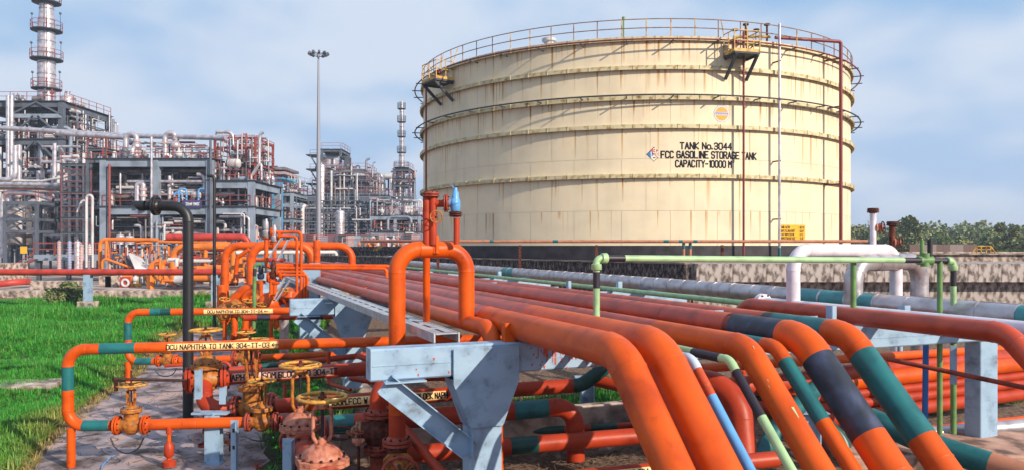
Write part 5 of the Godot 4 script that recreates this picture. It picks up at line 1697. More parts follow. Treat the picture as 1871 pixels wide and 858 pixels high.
# columns at px (front and back rows), levels at py: [py, deck?, rail?]
func frame(root: Node, px: Array, z: float, deep: float, foot: float, levels: Array, cw: float, m: Material, o := {}) -> void:
	var top: float = yw(levels[0][0], z)
	var rail: Material = o.get("rail", M.far_red)
	for k in px.size():
		for row in 2:
			var c := MB.new()
			var x := xw(px[k], z)
			c.box(Vector3(x, (top + foot) * .5, -z - row * deep), Vector3(cw, top - foot, cw))
			put("column", c, m, root)
	var x0 := xw(px[0], z)
	var x1 := xw(px[px.size() - 1], z)
	var bh: float = o.get("beam", cw * 1.1)
	for l in levels:
		var y := yw(l[0], z)
		var b := MB.new()
		b.box(Vector3((x0 + x1) * .5, y - bh * .5, -z + .01), Vector3(x1 - x0 + cw * 1.02, bh, cw * .7))
		put("beam", b, m, root)
		var b2 := MB.new()
		b2.box(Vector3((x0 + x1) * .5, y - bh * .5, -z - deep), Vector3(x1 - x0 + cw, bh, cw * .7))
		put("beam", b2, m, root)
		for k in px.size():
			var s := MB.new()
			s.box(Vector3(xw(px[k], z), y - bh * .5 - .01, -z - deep * .5), Vector3(cw * .6, bh * .9, deep - cw * .8))
			put("cross_beam", s, m, root)
		if l[1]:
			var d := MB.new()
			d.box(Vector3((x0 + x1) * .5, y + .05, -z - deep * .5), Vector3(x1 - x0 + cw * 1.6, .08, deep + cw * 1.6))
			put("deck", d, M.far_dark, root)
		if l[2]:
			railing(root, Vector3(x0, y + .1, -z + cw * .6), Vector3(x1, y + .1, -z + cw * .6), rail)
			railing(root, Vector3(x1 + cw * .6, y + .1, -z), Vector3(x1 + cw * .6, y + .1, -z - deep), rail)
	if o.get("brace", false):
		for k in px.size() - 1:
			for j in levels.size() - 1:
				var b := MB.new()
				b.bar(Vector3(xw(px[k], z), yw(levels[j][0], z), -z), Vector3(xw(px[k + 1], z), yw(levels[j + 1][0], z), -z), .14, .14)
				b.bar(Vector3(xw(px[k + 1], z), yw(levels[j][0], z), -z), Vector3(xw(px[k], z), yw(levels[j + 1][0], z), -z), .14, .14)
				put("brace", b, m, root)

func tangle(root: Node, x0: float, x1: float, y0: float, y1: float, z: float, deep: float, n: int, ms: Array, r0: float, r1: float, upright := .5) -> void:
	for k in n:
		var p := Vector3(xw(rng.randf_range(x0, x1), z), yw(rng.randf_range(y0, y1), z), -z - rng.randf_range(0, deep))
		var pts: Array = [p]
		var ax := 1 if rng.randf() < upright else 0
		for j in rng.randi_range(1, 3):
			var l := rng.randf_range(.12, .75)
			var d := Vector3.ZERO
			if ax == 1:
				d.y = (yw(rng.randf_range(y0, y1), z) - p.y)
			elif ax == 0:
				d.x = (xw(rng.randf_range(x0, x1), z) - p.x) * l
			else:
				d.z = rng.randf_range(-.4, .4) * deep
				if p.z + d.z > -z: d.z = -absf(d.z)
			if d.length() > .3:
				p += d
				pts.append(p)
			ax = (ax + 1 + rng.randi() % 2) % 3
		if pts.size() < 2: continue
		var r := rng.randf_range(r0, r1) * (1.0 if rng.randf() < .8 else 1.7)
		var path := route(pts, r, r * 3)
		var b := MB.new()
		b.sweep(path[0], path[1], path[2], 7)
		put("pipe", b, ms[rng.randi() % ms.size()], root)

func clutter(root: Node, x0: float, x1: float, y: float, z: float, deep: float, n: int, ms: Array) -> void:   # pumps, drums, boxes and fittings standing on a deck
	var h := yw(y, z)
	for k in n:
		var p := Vector3(xw(rng.randf_range(x0, x1), z), h, -z - rng.randf_range(.1, deep))
		var b := MB.new()
		var s := rng.randf_range(.25, .7)
		match rng.randi() % 5:
			0: b.lathe([[0, 0], [s * .5, 0], [s * .5, s * 1.6], [s * .3, s * 2.0], [0, s * 2.0]], p, Basis(), 10)
			1: b.cyl(p + Vector3(-s, s * .7, 0), p + Vector3(s, s * .7, 0), s * .45, 10)
			2: b.box(p + Vector3(0, s * .8, 0), Vector3(s, s * 1.6, s))
			3:
				b.sphere(p + Vector3(0, s * 1.1, 0), s * .6, 10)
				b.cyl(p, p + Vector3(0, s * 2.2, 0), s * .2, 8)
			4:
				b.cyl(p, p + Vector3(0, s * 3.0, 0), s * .16, 6)
				b.cyl(p + Vector3(-s * .5, s * 2.2, 0), p + Vector3(s * .5, s * 2.2, 0), s * .2, 8)
				b.lathe([[0, 0], [s * .35, 0], [s * .35, .1], [0, .1]], p + Vector3(0, s * 1.4, 0), Basis(), 10)
		put("fitting", b, ms[rng.randi() % ms.size()], root)

func vessel(called: String, label: String, px: float, py0: float, py1: float, dia: float, z: float, m: Material, o := {}) -> Node3D:
	var h := yw(py0, z) - yw(py1, z)
	var r := dia / F * z * .5
	var t := thing(called, label, o.get("category", "vessel"), Vector3(xw(px, z), yw(py1, z), -z), o.get("group", ""))
	var b := MB.new()
	b.lathe([[0, 0], [r, 0], [r, h - r * .5], [r * .93, h - r * .25], [r * .7, h - r * .08], [r * .35, h], [0, h]], Vector3.ZERO, Basis(), 24)
	put("shell", b, m, t)
	var n := maxi(2, int(h / (r * 1.4)))
	for k in n:
		var s := MB.new()
		s.lathe([[r, -.05], [r + .03, -.05], [r + .03, .05], [r, .05]], Vector3(0, h * (k + .5) / n, 0), Basis(), 24)
		put("band", s, M.far_pink, t)
	var nz := MB.new()
	nz.cyl(Vector3(0, h - .05, 0), Vector3(0, h + r * .5, 0), r * .22, 10)
	nz.lathe([[0, 0], [r * .36, 0], [r * .36, r * .12], [0, r * .12]], Vector3(0, h + r * .45, 0), Basis(), 12)
	put("nozzle", nz, m, t)
	return t

func drum(called: String, label: String, px0: float, px1: float, py: float, dia: float, z: float, m: Material) -> Node3D:
	var r := dia / F * z * .5
	var l := (px1 - px0) / F * z
	var t := thing(called, label, "drum", Vector3(xw(px0, z), yw(py, z), -z))
	var b := MB.new()
	b.lathe([[0, -r * .4], [r * .6, -r * .32], [r * .92, -r * .12], [r, 0], [r, l], [r * .92, l + r * .12], [r * .6, l + r * .32], [0, l + r * .4]], Vector3.ZERO, Basis(Vector3(0, 0, 1), Vector3(1, 0, 0), Vector3(0, 1, 0)), 22)
	put("shell", b, m, t)
	for f in [.2, .8]:
		var s := MB.new()
		s.box(Vector3(l * f, -r * 1.15, 0), Vector3(.25, r * .6, r * 1.5))
		put("saddle", s, M.far_steel, t)
		var k := MB.new()
		k.lathe([[r, -.06], [r + .03, -.06], [r + .03, .06], [r, .06]], Vector3(l * f, 0, 0), Basis(Vector3(0, 0, 1), Vector3(1, 0, 0), Vector3(0, 1, 0)), 22)
		put("band", k, M.far_pink, t)
	return t

func stack(called: String, label: String, px: float, z: float, prof: Array, decks: Array, m: Material) -> void:   # prof: [py, diameter px]; decks: [py, width px]
	var foot: float = yw(prof[0][0], z)
	var t := thing(called, label, "chimney", Vector3(xw(px, z), foot, -z))
	var p: Array = []
	for q in prof: p.append([q[1] / F * z * .5, yw(q[0], z) - foot])
	p.append([p[p.size() - 1][0] - .1, p[p.size() - 1][1]])
	p.append([p[p.size() - 1][0], p[p.size() - 1][1] - 3])
	var b := MB.new()
	b.lathe(p, Vector3.ZERO, Basis(), 28)
	put("shaft", b, m, t)
	var h: float = p[p.size() - 3][1]
	var y := 1.0
	while y < h:
		var rr := 0.0
		for k in p.size() - 3:
			if y >= p[k][1] and y <= p[k + 1][1]:
				rr = lerpf(p[k][0], p[k + 1][0], (y - p[k][1]) / maxf(.01, p[k + 1][1] - p[k][1]))
		if rr > 0:
			var s := MB.new()
			s.lathe([[rr, -.05], [rr + .035, -.05], [rr + .035, .05], [rr, .05]], Vector3(0, y, 0), Basis(), 28)
			put("hoop", s, M.vessel_dull, t)
		y += 1.45
	for d in decks:
		var r: float = d[1] / F * z * .5
		var yy := yw(d[0], z) - foot
		var k := MB.new()
		k.lathe([[.4, -.25], [r * .55, -.3], [r, -.12], [r, 0], [.4, .02]], Vector3(0, yy, 0), Basis(), 16)
		put("gallery_deck", k, M.far_dark, t)
		var rl := MB.new()
		for hh in [.55, 1.1]:
			rl.torus(Vector3(0, yy + hh, 0), Basis(), r * .97, .035, 20, 5)
		for j in 12:
			var a := TAU * j / 12
			rl.bar(Vector3(cos(a) * r * .97, yy, sin(a) * r * .97), Vector3(cos(a) * r * .97, yy + 1.1, sin(a) * r * .97), .06, .06)
		put("gallery_rail", rl, M.far_red if z < 120 else M.far_steel, t)
		for s in ([-1, 1] if z < 120 else []):
			var l := MB.new()
			l.bar(Vector3(s * r, yy, .1), Vector3(s * r, yy + 2.1, .1), .05, .05)
			l.sphere(Vector3(s * r, yy + 2.2, .1), .17, 8)
			put("lamp_post", l, M.far_steel, t)
	# ladder
	var ld := MB.new()
	for s in [-.2, .2]:
		ld.bar(Vector3(p[0][0] * .5 + s, 0, p[0][0] * .95), Vector3(p[0][0] * .4 + s, h - 2, p[1][0] * .85), .05, .05)
	put("ladder", ld, M.far_steel, t)

func goose(label: String, x0: float, x1: float, top: float, bot: float, ball_y: float, ball_d: float, z: float) -> void:   # an overhead vapour pipe with a ball shaped valve
	var t := thing("overhead_line", label, "pipe", Vector3(xw(x0, z), yw(bot, z), -z))
	var o := t.position
	var r := 9.5 / F * z * .5
	pipe("pipe", "", [Vector3.ZERO, W(x0, top, z) - o, W(x1, top, z) - o, W(x1, bot + 6, z) - o], r, M.silver, {"parent": t, "seg": 14, "fr": r * 2.2})
	var b := MB.new()
	b.sphere(W(x1, ball_y, z) - o, ball_d / F * z * .5, 16)
	put("ball_valve", b, M.silver, t)
	for y in [ball_y - ball_d * .62, ball_y + ball_d * .62]:
		var f := MB.new()
		f.lathe([[0, -.12], [r * 1.35, -.12], [r * 1.35, .12], [0, .12]], W(x1, y, z) - o, Basis(), 16)
		put("flange", f, M.far_pink, t)

func build_plant() -> void:
	var steel: Material = M.far_steel
	var light: Material = M.far_steel_light
	var pp := [M.silver, M.silver, M.far_white, M.far_pink, M.far_steel, M.far_steel_light, M.vessel_dull]
	var pr := [M.silver, M.far_white, M.far_red, M.silver, M.far_steel, M.far_steel_light, M.vessel_dull, M.far_white]
	# --- A: heater structure with the tall stack
	var z := 96.0
	var a := thing("heater_structure", "dark steel heater structure under the tall stack at the far left", "steel structure", Vector3.ZERO)
	frame(a, [-70, 17, 112], z, 11, .4, [[186, true, true], [255, true, true], [309, true, true], [372, false, false], [405, false, true]], .62, steel)
	frame(a, [-12, 3, 30, 46, 74, 92, 128, 140], z + 2, 7, .4, [[222, false, true], [240, false, false], [272, false, true], [290, false, false], [330, false, true], [345, true, true], [360, false, false], [388, false, true], [425, true, true]], .15, steel, {"rail": light})
	for q in [[17, 210, 65, 186], [112, 210, 65, 186], [17, 250, 60, 212], [112, 250, 68, 212], [17, 304, 60, 258], [112, 304, 68, 258]]:
		var b := MB.new()
		b.bar(W(q[0], q[1], z - .4), W(q[2], q[3], z - .4), .2, .2)
		put("brace", b, steel, a)
	var hb := MB.new()
	hb.box(W(65, 212, z - .3), Vector3(6.4, .5, .4))
	put("beam", hb, light, a)
	tangle(a, -20, 140, 190, 470, z, 10, 150, pp, .07, .16, .6)
	tangle(a, 0, 140, 300, 470, z - 3, 3, 60, pp, .07, .18, .55)
	tangle(a, 0, 142, 186, 470, z, 10, 90, [steel, steel, M.far_dark, light], .06, .13, .6)
	for q in [[30, 325, 460], [85, 322, 460], [125, 322, 460], [60, 262, 306]]:
		var cs := MB.new()
		cs.box(W(q[0], (q[1] + q[2]) * .5, z + 8), Vector3(3.6, (q[2] - q[1]) / F * z, 1.2))
		put("equipment_casing", cs, M.far_dark, a)
	tangle(a, 20, 142, 186, 330, z + 2, 8, 30, pr, .06, .12, .6)
	clutter(a, -30, 112, 186, z, 8, 22, pr)
	clutter(a, -30, 125, 255, z, 8, 26, pr)
	clutter(a, -30, 125, 309, z, 8, 24, pr)
	tangle(a, -10, 135, 262, 440, z - 6, 5, 34, [M.silver, M.silver, M.far_white], .12, .24, .6)
	for q in [[14, 330, .8], [20, 330, .7]]:
		pipe("riser", "", [W(q[0], 420, z - 1), W(q[0], 175, z - 1)], .28, M.silver, {"parent": a, "seg": 10})
	for k in 3:                             # landings behind the right corner
		var y: float = [205, 250, 310][k]
		var d := MB.new()
		d.box(W(127, y, z + 6), Vector3(2.2, .18, 9))
		put("deck", d, M.far_dark, a)
		railing(a, W(138, y, z + 2), W(138, y, z + 10), M.far_red)
	for px in [134, 138]:
		var c := MB.new()
		c.bar(Vector3(xw(px, z + 5), .4, -z - 5), W(px, 188, z + 5), .3, .3)
		put("column", c, M.far_red, a)
	stack("tall_stack", "tall silver chimney with four railed galleries at the far left", 84, z + 5, [[190, 30], [100, 29.5], [58, 28.5], [48, 28], [20, 23.5], [-90, 22]], [[162, 50], [108, 54], [55, 52], [4, 48]], M.silver)
	vessel("small_drum", "squat silver drum with a dark lid standing beside the stack's foot", 123, 174, 194, 26, z + 3, M.silver)
	drum("waste_drum", "long dull silver drum lying inside the heater structure", 26, 104, 286, 30, z + 4, M.vessel_dull)
	# --- B: reactor structure
	z = 80.0
	var b2 := thing("reactor_structure", "light blue steel portal structure with a purple sign, left of the mast", "steel structure", Vector3.ZERO)
	frame(b2, [190, 285, 384], z, 9, .4, [[291, true, true], [378, true, true]], .68, light, {"beam": .8})
	frame(b2, [385, 459], z + .1, 9, .4, [[331, true, true], [378, true, true]], .62, light, {"beam": .75})
	frame(b2, [160, 190], z + 1, 9, .4, [[291, true, true], [376, true, true]], .35, steel)
	frame(b2, [165, 178, 205, 222, 240, 262, 300, 318, 340, 362, 400, 418, 436], z + 2.5, 5, .4, [[312, false, true], [326, false, false], [340, true, true], [356, false, false], [366, false, true], [396, false, true], [412, true, true], [430, false, true]], .13, steel, {"rail": light})
	frame(b2, [112, 126, 140, 152, 166], z + 1, 7, .4, [[300, true, true], [330, false, true], [352, true, true], [375, false, true], [398, true, true], [425, true, true]], .2, steel)
	for q in [[190, 302, 1], [285, 302, -1], [285, 302, 1], [384, 302, -1], [190, 390, 1], [285, 390, -1], [285, 390, 1], [384, 390, -1], [385, 342, 1], [459, 342, -1], [384, 390, 1], [459, 390, -1]]:
		var m := MB.new()
		m.bar(W(q[0], q[1] + 8, z), W(q[0] + q[2] * 9, q[1] - 2, z), .35, .3)
		put("haunch", m, light, b2)
	for q in [[186, 300, 440, M.far_red, 199], [289, 250, 440, M.silver, 276], [388, 255, 440, M.far_steel, 384]]:
		pipe("riser", "", [W(q[4], q[2], z - .6), W(q[4], q[1], z - .6)], .13, q[3], {"parent": b2, "seg": 8})
	tangle(b2, 150, 460, 300, 376, z + 1, 8, 150, pp, .06, .14, .55)
	tangle(b2, 150, 460, 300, 470, z + .6, 8, 90, [steel, M.far_dark, M.silver], .05, .1, .5)
	tangle(b2, 150, 465, 385, 470, z - 1, 8, 150, pr, .05, .12, .55)
	tangle(b2, 385, 470, 240, 330, z + 1, 8, 120, pp + pr, .05, .1, .5)
	tangle(b2, 195, 384, 252, 290, z + 1, 8, 70, pp + pr, .05, .11, .5)
	tangle(b2, 195, 455, 300, 372, z + .4, 4, 40, [M.silver, M.silver, M.far_white, M.vessel_dull], .1, .22, .55)
	tangle(b2, 160, 460, 388, 440, z + .4, 4, 34, [M.silver, M.far_white, M.far_pink], .09, .18, .6)
	tangle(b2, 110, 190, 320, 470, z + 3, 6, 60, pp, .07, .2, .55)
	clutter(b2, 160, 470, 378, z, 8, 46, pr)
	clutter(b2, 190, 384, 291, z, 8, 46, pr)
	clutter(b2, 386, 466, 331, z, 8, 26, pr)
	frame(b2, [392, 466], z + 2, 6, yw(331, z), [[250, false, false], [268, false, true], [298, true, true]], .22, M.far_red)
	frame(b2, [160, 192], z + 3, 6, yw(291, z), [[272, true, true]], .2, steel)
	for q in [[150, 300], [240, 296], [330, 300], [420, 340]]:      # dark equipment shells deep inside
		var m := MB.new()
		m.box(W(q[0] + 30, (q[1] + 440) * .5, z + 11), Vector3(5.6, (440 - q[1]) / F * z, 1.5))
		put("equipment_casing", m, M.far_dark, b2)
	for q in [[160, 230, 318], [240, 375, 345], [200, 300, 360], [300, 380, 420], [170, 290, 425], [200, 380, 312]]:
		pipe("header", "", [W(q[0], q[2], z + 2), W(q[1], q[2], z + 2), W(q[1], q[2] + 22, z + 2)], .24, M.vessel_dull, {"parent": b2, "seg": 10, "fr": .6})
	for q in [[326, 345, 372], [318, 352, 360], [362, 345, 378]]:
		pipe("blue_pipe", "", [W(q[0], q[2], z), W(q[0], q[1], z), W(q[0] + 14, q[1], z), W(q[0] + 14, q[2], z)], .11, M.sky_blue, {"parent": b2, "seg": 8, "fr": .3})
	var sg := thing("unit_sign", "dark purple sign with white capital letters in the reactor structure, beside the black pipe", "sign", W(350, 373, z - .5))
	var sb := MB.new()
	sb.box(Vector3.ZERO, Vector3(36 / F * z, 13 / F * z, .08))
	put("panel", sb, M.purple_sign, sg)
	put("lettering", lettering("TION UNIT", func(p: Vector2) -> Vector3: return Vector3(p.x + .1, p.y - .14, .045), .3, .72, .055), M.letter_white, sg)
	goose("silver overhead line with a smaller ball valve, left one above the deck", 229, 249, 245, 291, 268, 17, z + 2)
	goose("silver overhead line with the larger ball valve, right one above the deck", 301, 320, 243, 291, 266, 19, z + 2)
	goose("small silver line with a ball joint below the upper deck, left of the sign", 250, 261, 335, 378, 352, 9, z - .5)
	drum("exchanger", "white ended exchanger drum in the red railed cluster at the right of the structure", 418, 436, 299, 17, z + 1, M.far_white)
	drum("exchanger", "small round ended exchanger on the middle deck right of the purple sign", 352, 366, 357, 13, z + .5, M.far_white)
	pipe("flare_pipe", "silver bent pipe standing up at the right end of the reactor structure", [W(460, 320, z), W(473, 300, z), W(474, 246, z), W(481, 241, z)], .16, M.silver, {"seg": 10, "fr": .5})
	pipe("vent_loop", "silver pipe loop on top of the red railed cluster", [W(394, 241, z + 2), W(424, 241, z + 2), W(426, 268, z + 2)], .2, M.silver, {"seg": 10, "fr": .6})
	pipe("transfer_line", "long silver transfer pipe crossing in front of the heater structure to the reactor deck", [W(-60, 230, 88), W(235, 248, 84), W(412, 252, 80)], .27, M.silver, {"seg": 14, "fr": 2})
	pipe("transfer_line", "second silver transfer pipe just above the long one near the reactor deck", [W(105, 243, 84.5), W(228, 251, 83), W(240, 262, 83)], .3, M.silver, {"seg": 14, "fr": 1})
	for q in [[-30, 362, 28, 364, .26, "silver pipe with an elbow left of the vertical silver vessel", 7], [0, 335, 26, 268, .3, "thick silver riser at the far left inside the heater structure", 0], [99, 325, 99, 265, .18, "thin bright silver riser beside the heater drum", 0]]:
		if q[6] == 7:
			pipe("plant_pipe", q[5], [W(4, 470, 84), W(4, 350, 84), W(60, 353, 84), W(96, 366, 84)], .26, M.silver, {"seg": 12, "fr": .9})
		elif q[0] == 0:
			pipe("plant_pipe", q[5], [W(-40, 329, 85), W(27, 328, 85), W(27, 266, 85)], .28, M.silver, {"seg": 12, "fr": .8})
		else:
			pipe("plant_pipe", q[5], [W(99, 322, 85), W(99, 262, 85)], .2, M.silver, {"seg": 10})
	for k in 4:
		var y: float = [337, 344, 331, 350][k]
		pipe("plant_pipe", ["silver pipe, upper of the level bundle at the left", "silver pipe, lowest of the level bundle at the left", "cream pipe rising across the level bundle at the left", "thin cream pipe under the level bundle at the left"][k], [W(-60, y - 2, 83 + k), W(52 + k * 12, y, 83 + k), W(110 + k * 15, y + [1, 2, -12, 10][k], 83 + k)], [.22, .26, .14, .12][k], [M.silver, M.vessel_dull, M.far_white, M.far_white][k], {"seg": 10})
	vessel("vertical_vessel", "fat dull silver vessel inside a braced frame at the far left", 32, 372, 446, 44, 82, M.vessel_dull)
	var vb := thing("vessel_stand", "blue grey braced frame round the fat silver vessel at the far left", "steel structure")
	frame(vb, [8, 66], 79, 6, .4, [[368, false, true], [398, false, false], [420, false, false]], .28, steel, {"brace": true})
	for q in [[125, 385, 450, 16, M.vessel_dull, "slim dark vessel in the shade between the two structures"], [165, 380, 455, 20, M.vessel_dull, "dark vessel behind the bent silver vent pipes"]]:
		vessel("vertical_vessel", q[5], q[0], q[1], q[2], q[3], 82, q[4])
	for k in 2:
		pipe("vent_bend", ["white pipe bent over like a walking stick, standing in front of the dark vessels", "white leg of the walking stick shaped vent"][k], ([[W(157, 488, 66), W(157, 357, 66), W(168, 357, 66), W(168, 488, 66)]][0] if k == 0 else [W(140, 388, 67), W(148, 368, 67), W(153, 366, 67)]), .11 if k == 0 else .09, M.far_white, {"seg": 10, "fr": .26})
	# --- blue clad shed and the cooler rack behind it
	var sh := thing("blue_shed", "bright blue sheet clad shed between the reactor structure and the coolers", "shed", Vector3(xw(478, 112), .4, -112))
	for k in 10:
		var m := MB.new()
		m.box(Vector3((k - 4.5) * .62, yw(333, 112) * .5 - .2 - (k % 2) * .02, (k % 2) * .05), Vector3(.61, yw(333, 112) - .4, .3))
		put("sheet", m, M.cyan_sheet, sh)
	var rf := MB.new()
	rf.box(Vector3(0, yw(331, 112), -3), Vector3(6.6, .2, 7))
	put("roof", rf, M.cyan_sheet, sh)
	for py in [352, 373, 396, 418]:
		railing(sh, Vector3(-2.2, yw(py, 112) - .4, .9), Vector3(3.2, yw(py, 112) - .4, .9), M.far_red)
	z = 125.0
	var c := thing("cooler_rack", "steel rack with long air coolers on top, left of the mast", "steel structure", Vector3.ZERO)
	frame(c, [468, 500, 533], z, 10, .4, [[352, true, true], [372, false, false], [400, true, true], [424, false, true]], .5, light)
	tangle(c, 465, 540, 320, 352, z, 9, 80, pr, .07, .15, .5)
	tangle(c, 465, 535, 355, 440, z, 9, 55, pp, .1, .26, .4)
	frame(c, [474, 482, 490, 510, 518, 526, 541], z + 2, 7, .4, [[334, false, true], [342, false, true], [362, false, true], [384, false, true], [392, false, false], [412, false, true], [434, false, true]], .15, steel, {"rail": light})
	clutter(c, 465, 533, 352, z, 8, 18, pr)
	for y in [312, 320]:
		var m := MB.new()
		m.box(W(500, y, z + 3), Vector3(6.2, .42, 8))
		put("cooler_bundle", m, M.far_pink if y == 320 else M.vessel_dull, c)
	for k in 6:
		var m := MB.new()
		m.bar(W(472 + k * 11, 322, z), W(470 + k * 11, 352, z), .22, .22)
		put("cooler_leg", m, light, c)
	# --- D: fractionator behind the mast
	z = 138.0
	var d := thing("fractionator_structure", "tall many decked steel structure round a column, just right of the mast", "steel structure", Vector3.ZERO)
	frame(d, [588, 622], z, 7, .4, [[273, true, true], [307, true, true], [340, true, true], [375, true, true], [410, true, true]], .4, steel)
	frame(d, [596, 634, 668], z - 3, 9, .4, [[311, false, true], [322, false, true], [334, true, true], [347, false, true], [362, true, true], [385, true, true], [408, true, true], [430, true, true]], .45, steel)
	for k in 6:
		var y := 285 + k * 26
		var m := MB.new()
		m.box(W(575, y, z), Vector3(2.2, .2, 4))
		put("landing", m, M.far_dark, d)
		railing(d, W(566, y, z - 2), W(584, y, z - 2), steel)
		var st := MB.new()
		st.bar(W(567, y, z - 1.6), W(583, y + 26, z - 1.6), .7, .14)
		put("stair_flight", st, steel, d)
	frame(d, [570, 580, 592, 610, 618, 628, 642, 650, 660, 676, 690], z - 4, 8, .4, [[328, false, true], [354, false, true], [370, false, true], [378, false, false], [396, false, true], [404, false, false], [418, false, true], [440, false, true]], .17, steel, {"rail": light})
	tangle(d, 566, 690, 300, 445, z - 5, 10, 230, pp, .07, .17, .55)
	tangle(d, 566, 672, 280, 445, z - 3, 10, 60, [M.far_steel, M.far_dark, M.far_steel_light], .08, .16, .5)
	for y in [334, 362, 385, 408]:
		clutter(d, 590, 680, y, z - 3, 8, 16, pp)
	for k in 3:
		var m := MB.new()
		m.bar(W(632 + k * 3, 285, z), W(626 + k * 4, 312, z), .3, .3)
		put("brace", m, steel, d)
	vessel("fractionator_column", "wide silver column inside the decked structure behind the mast", 602, 281, 400, 32, z + 3, M.silver)
	vessel("silver_column", "slim silver column directly behind the mast", 587, 300, 452, 13, z - 4, M.silver)
	vessel("silver_drum", "clean silver upright drum on a pale skirt, right of the mast", 621, 384, 452, 16, 118, M.silver)
	pipe("plant_pipe", "tall white riser on the face of the decked structure", [W(605, 385, z - 5), W(605, 312, z - 5)], .2, M.far_white, {"seg": 8})
	pipe("plant_pipe", "tall white riser at the right end of the decked structure", [W(652, 368, z - 5), W(652, 318, z - 5)], .14, M.far_white, {"seg": 8})
	# --- piperack in the distance
	z = 130.0
	var e := thing("long_piperack", "long pipe bridge running behind the mast between the far units", "pipe rack", Vector3.ZERO)
	frame(e, [536, 575, 640, 706], z + 4, 8, .4, [[357, true, true], [378, false, false], [398, false, true]], .45, steel, {"beam": 1.1})
	for k in 22:
		var y: float = 381 + (k % 11) * 4.6
		var m := MB.new()
		m.cyl(W(531 + (k % 3) * 4, y, z + 3 + k * .4), W(640 + (k % 5) * 12, y, z + 3 + k * .4), rng.randf_range(.1, .3), 8)
		put("pipe", m, [M.far_white, M.silver, M.far_steel_light, M.far_pink][k % 4], e)
	frame(e, [540, 552, 564, 590, 606, 622, 656, 672, 690, 716, 734, 752], z + 2, 6, .4, [[366, false, true], [374, false, false], [388, false, true], [404, false, true], [418, false, true], [432, false, true]], .15, steel, {"rail": light})
	tangle(e, 640, 770, 360, 440, z, 8, 150, pp, .07, .16, .5)
	# --- E: second stack
	z = 150.0
	var g := thing("stack_base_structure", "round galleried structure under the slim far stack", "steel structure", Vector3.ZERO)
	frame(g, [719, 748], z, 5, .4, [[309, true, true], [327, true, true], [338, true, true], [360, true, true]], .35, steel)
	tangle(g, 712, 752, 305, 400, z - 1, 6, 50, pp, .1, .2, .7)
	clutter(g, 716, 750, 327, z, 4, 10, pp)
	frame(g, [683, 702], z, 5, .4, [[322, false, false], [342, false, false]], .3, steel, {"brace": true})
	pipe("duct", "", [W(676, 358, z), W(676, 322, z), W(716, 322, z)], .55, M.far_white, {"parent": g, "seg": 10, "fr": 1})
	stack("slim_stack", "slim silver stack with stepped galleries left of the tank", 733.5, z + 2, [[400, 15], [340, 15], [306, 11.5], [270, 8.5], [200, 7], [186, 7]], [[306, 28], [278, 17], [249, 15], [222, 16], [198, 15]], M.silver)
	# --- F: pale portal frame beside the tank
	z = 112.0
	var h := thing("pale_portal_structure", "pale two storey portal structure with white pipes beside the tank", "steel structure", Vector3.ZERO)
	frame(h, [680, 722, 766], z, 8, .4, [[394, true, true], [424, true, true], [446, false, false]], .42, light, {"beam": .6})
	tangle(h, 676, 774, 396, 446, z - .5, 7, 130, pr, .05, .13, .5)
	clutter(h, 680, 766, 424, z, 7, 20, pr)
	clutter(h, 690, 775, 394, z, 7, 30, pp)
	for k in 6:
		var m := MB.new()
		m.cyl(W(742.5 + (k % 3) * 5, 379 + int(k / 3) * 6, z + 1.0), W(742.5 + (k % 3) * 5, 379 + int(k / 3) * 6, z - .4), .2, 12)
		put("round_gauge", m, M.far_white, h)
	for px in [684, 708]:
		vessel("white_drum", "pale upright drum on the lower floor of the portal structure, " + ("left one" if px == 684 else "right one"), px + 6, 402, 424, 8, z + 2, M.far_white)
	# --- mast
	var mz := 108.0
	var ms := thing("light_mast", "tall grey high mast with a ring of floodlights at its top", "light mast", Vector3(xw(581.5, mz), .4, -mz))
	var mm := MB.new()
	mm.lathe([[.5, 0], [.5, .05], [.4, .1], [.36, 8], [.12, yw(100, mz) - .4], [0, yw(99, mz) - .4]], Vector3.ZERO, Basis(), 16)
	put("pole", mm, mat("mast_grey", Color(.26, .26, .3), .5, .3), ms)
	var top := yw(100, mz) - .4
	var rg := MB.new()
	rg.torus(Vector3(0, top, 0), Basis(), 1.0, .06, 20, 6)
	for k in 4:
		rg.bar(Vector3.ZERO + Vector3(0, top, 0), Vector3(cos(k * PI / 2), 0, sin(k * PI / 2)) + Vector3(0, top, 0), .06, .06)
	put("ring", rg, M.far_dark, ms)
	for k in 10:
		var q := TAU * k / 10
		var l := MB.new()
		var dd := Vector3(cos(q), 0, sin(q))
		l.box(Vector3(0, top + .1, 0) + dd * 1.25, Vector3(.5, .35, .3), Basis(Vector3.UP, -q) * Basis(Vector3.BACK, .5))
		put("floodlight", l, M.far_steel, ms)

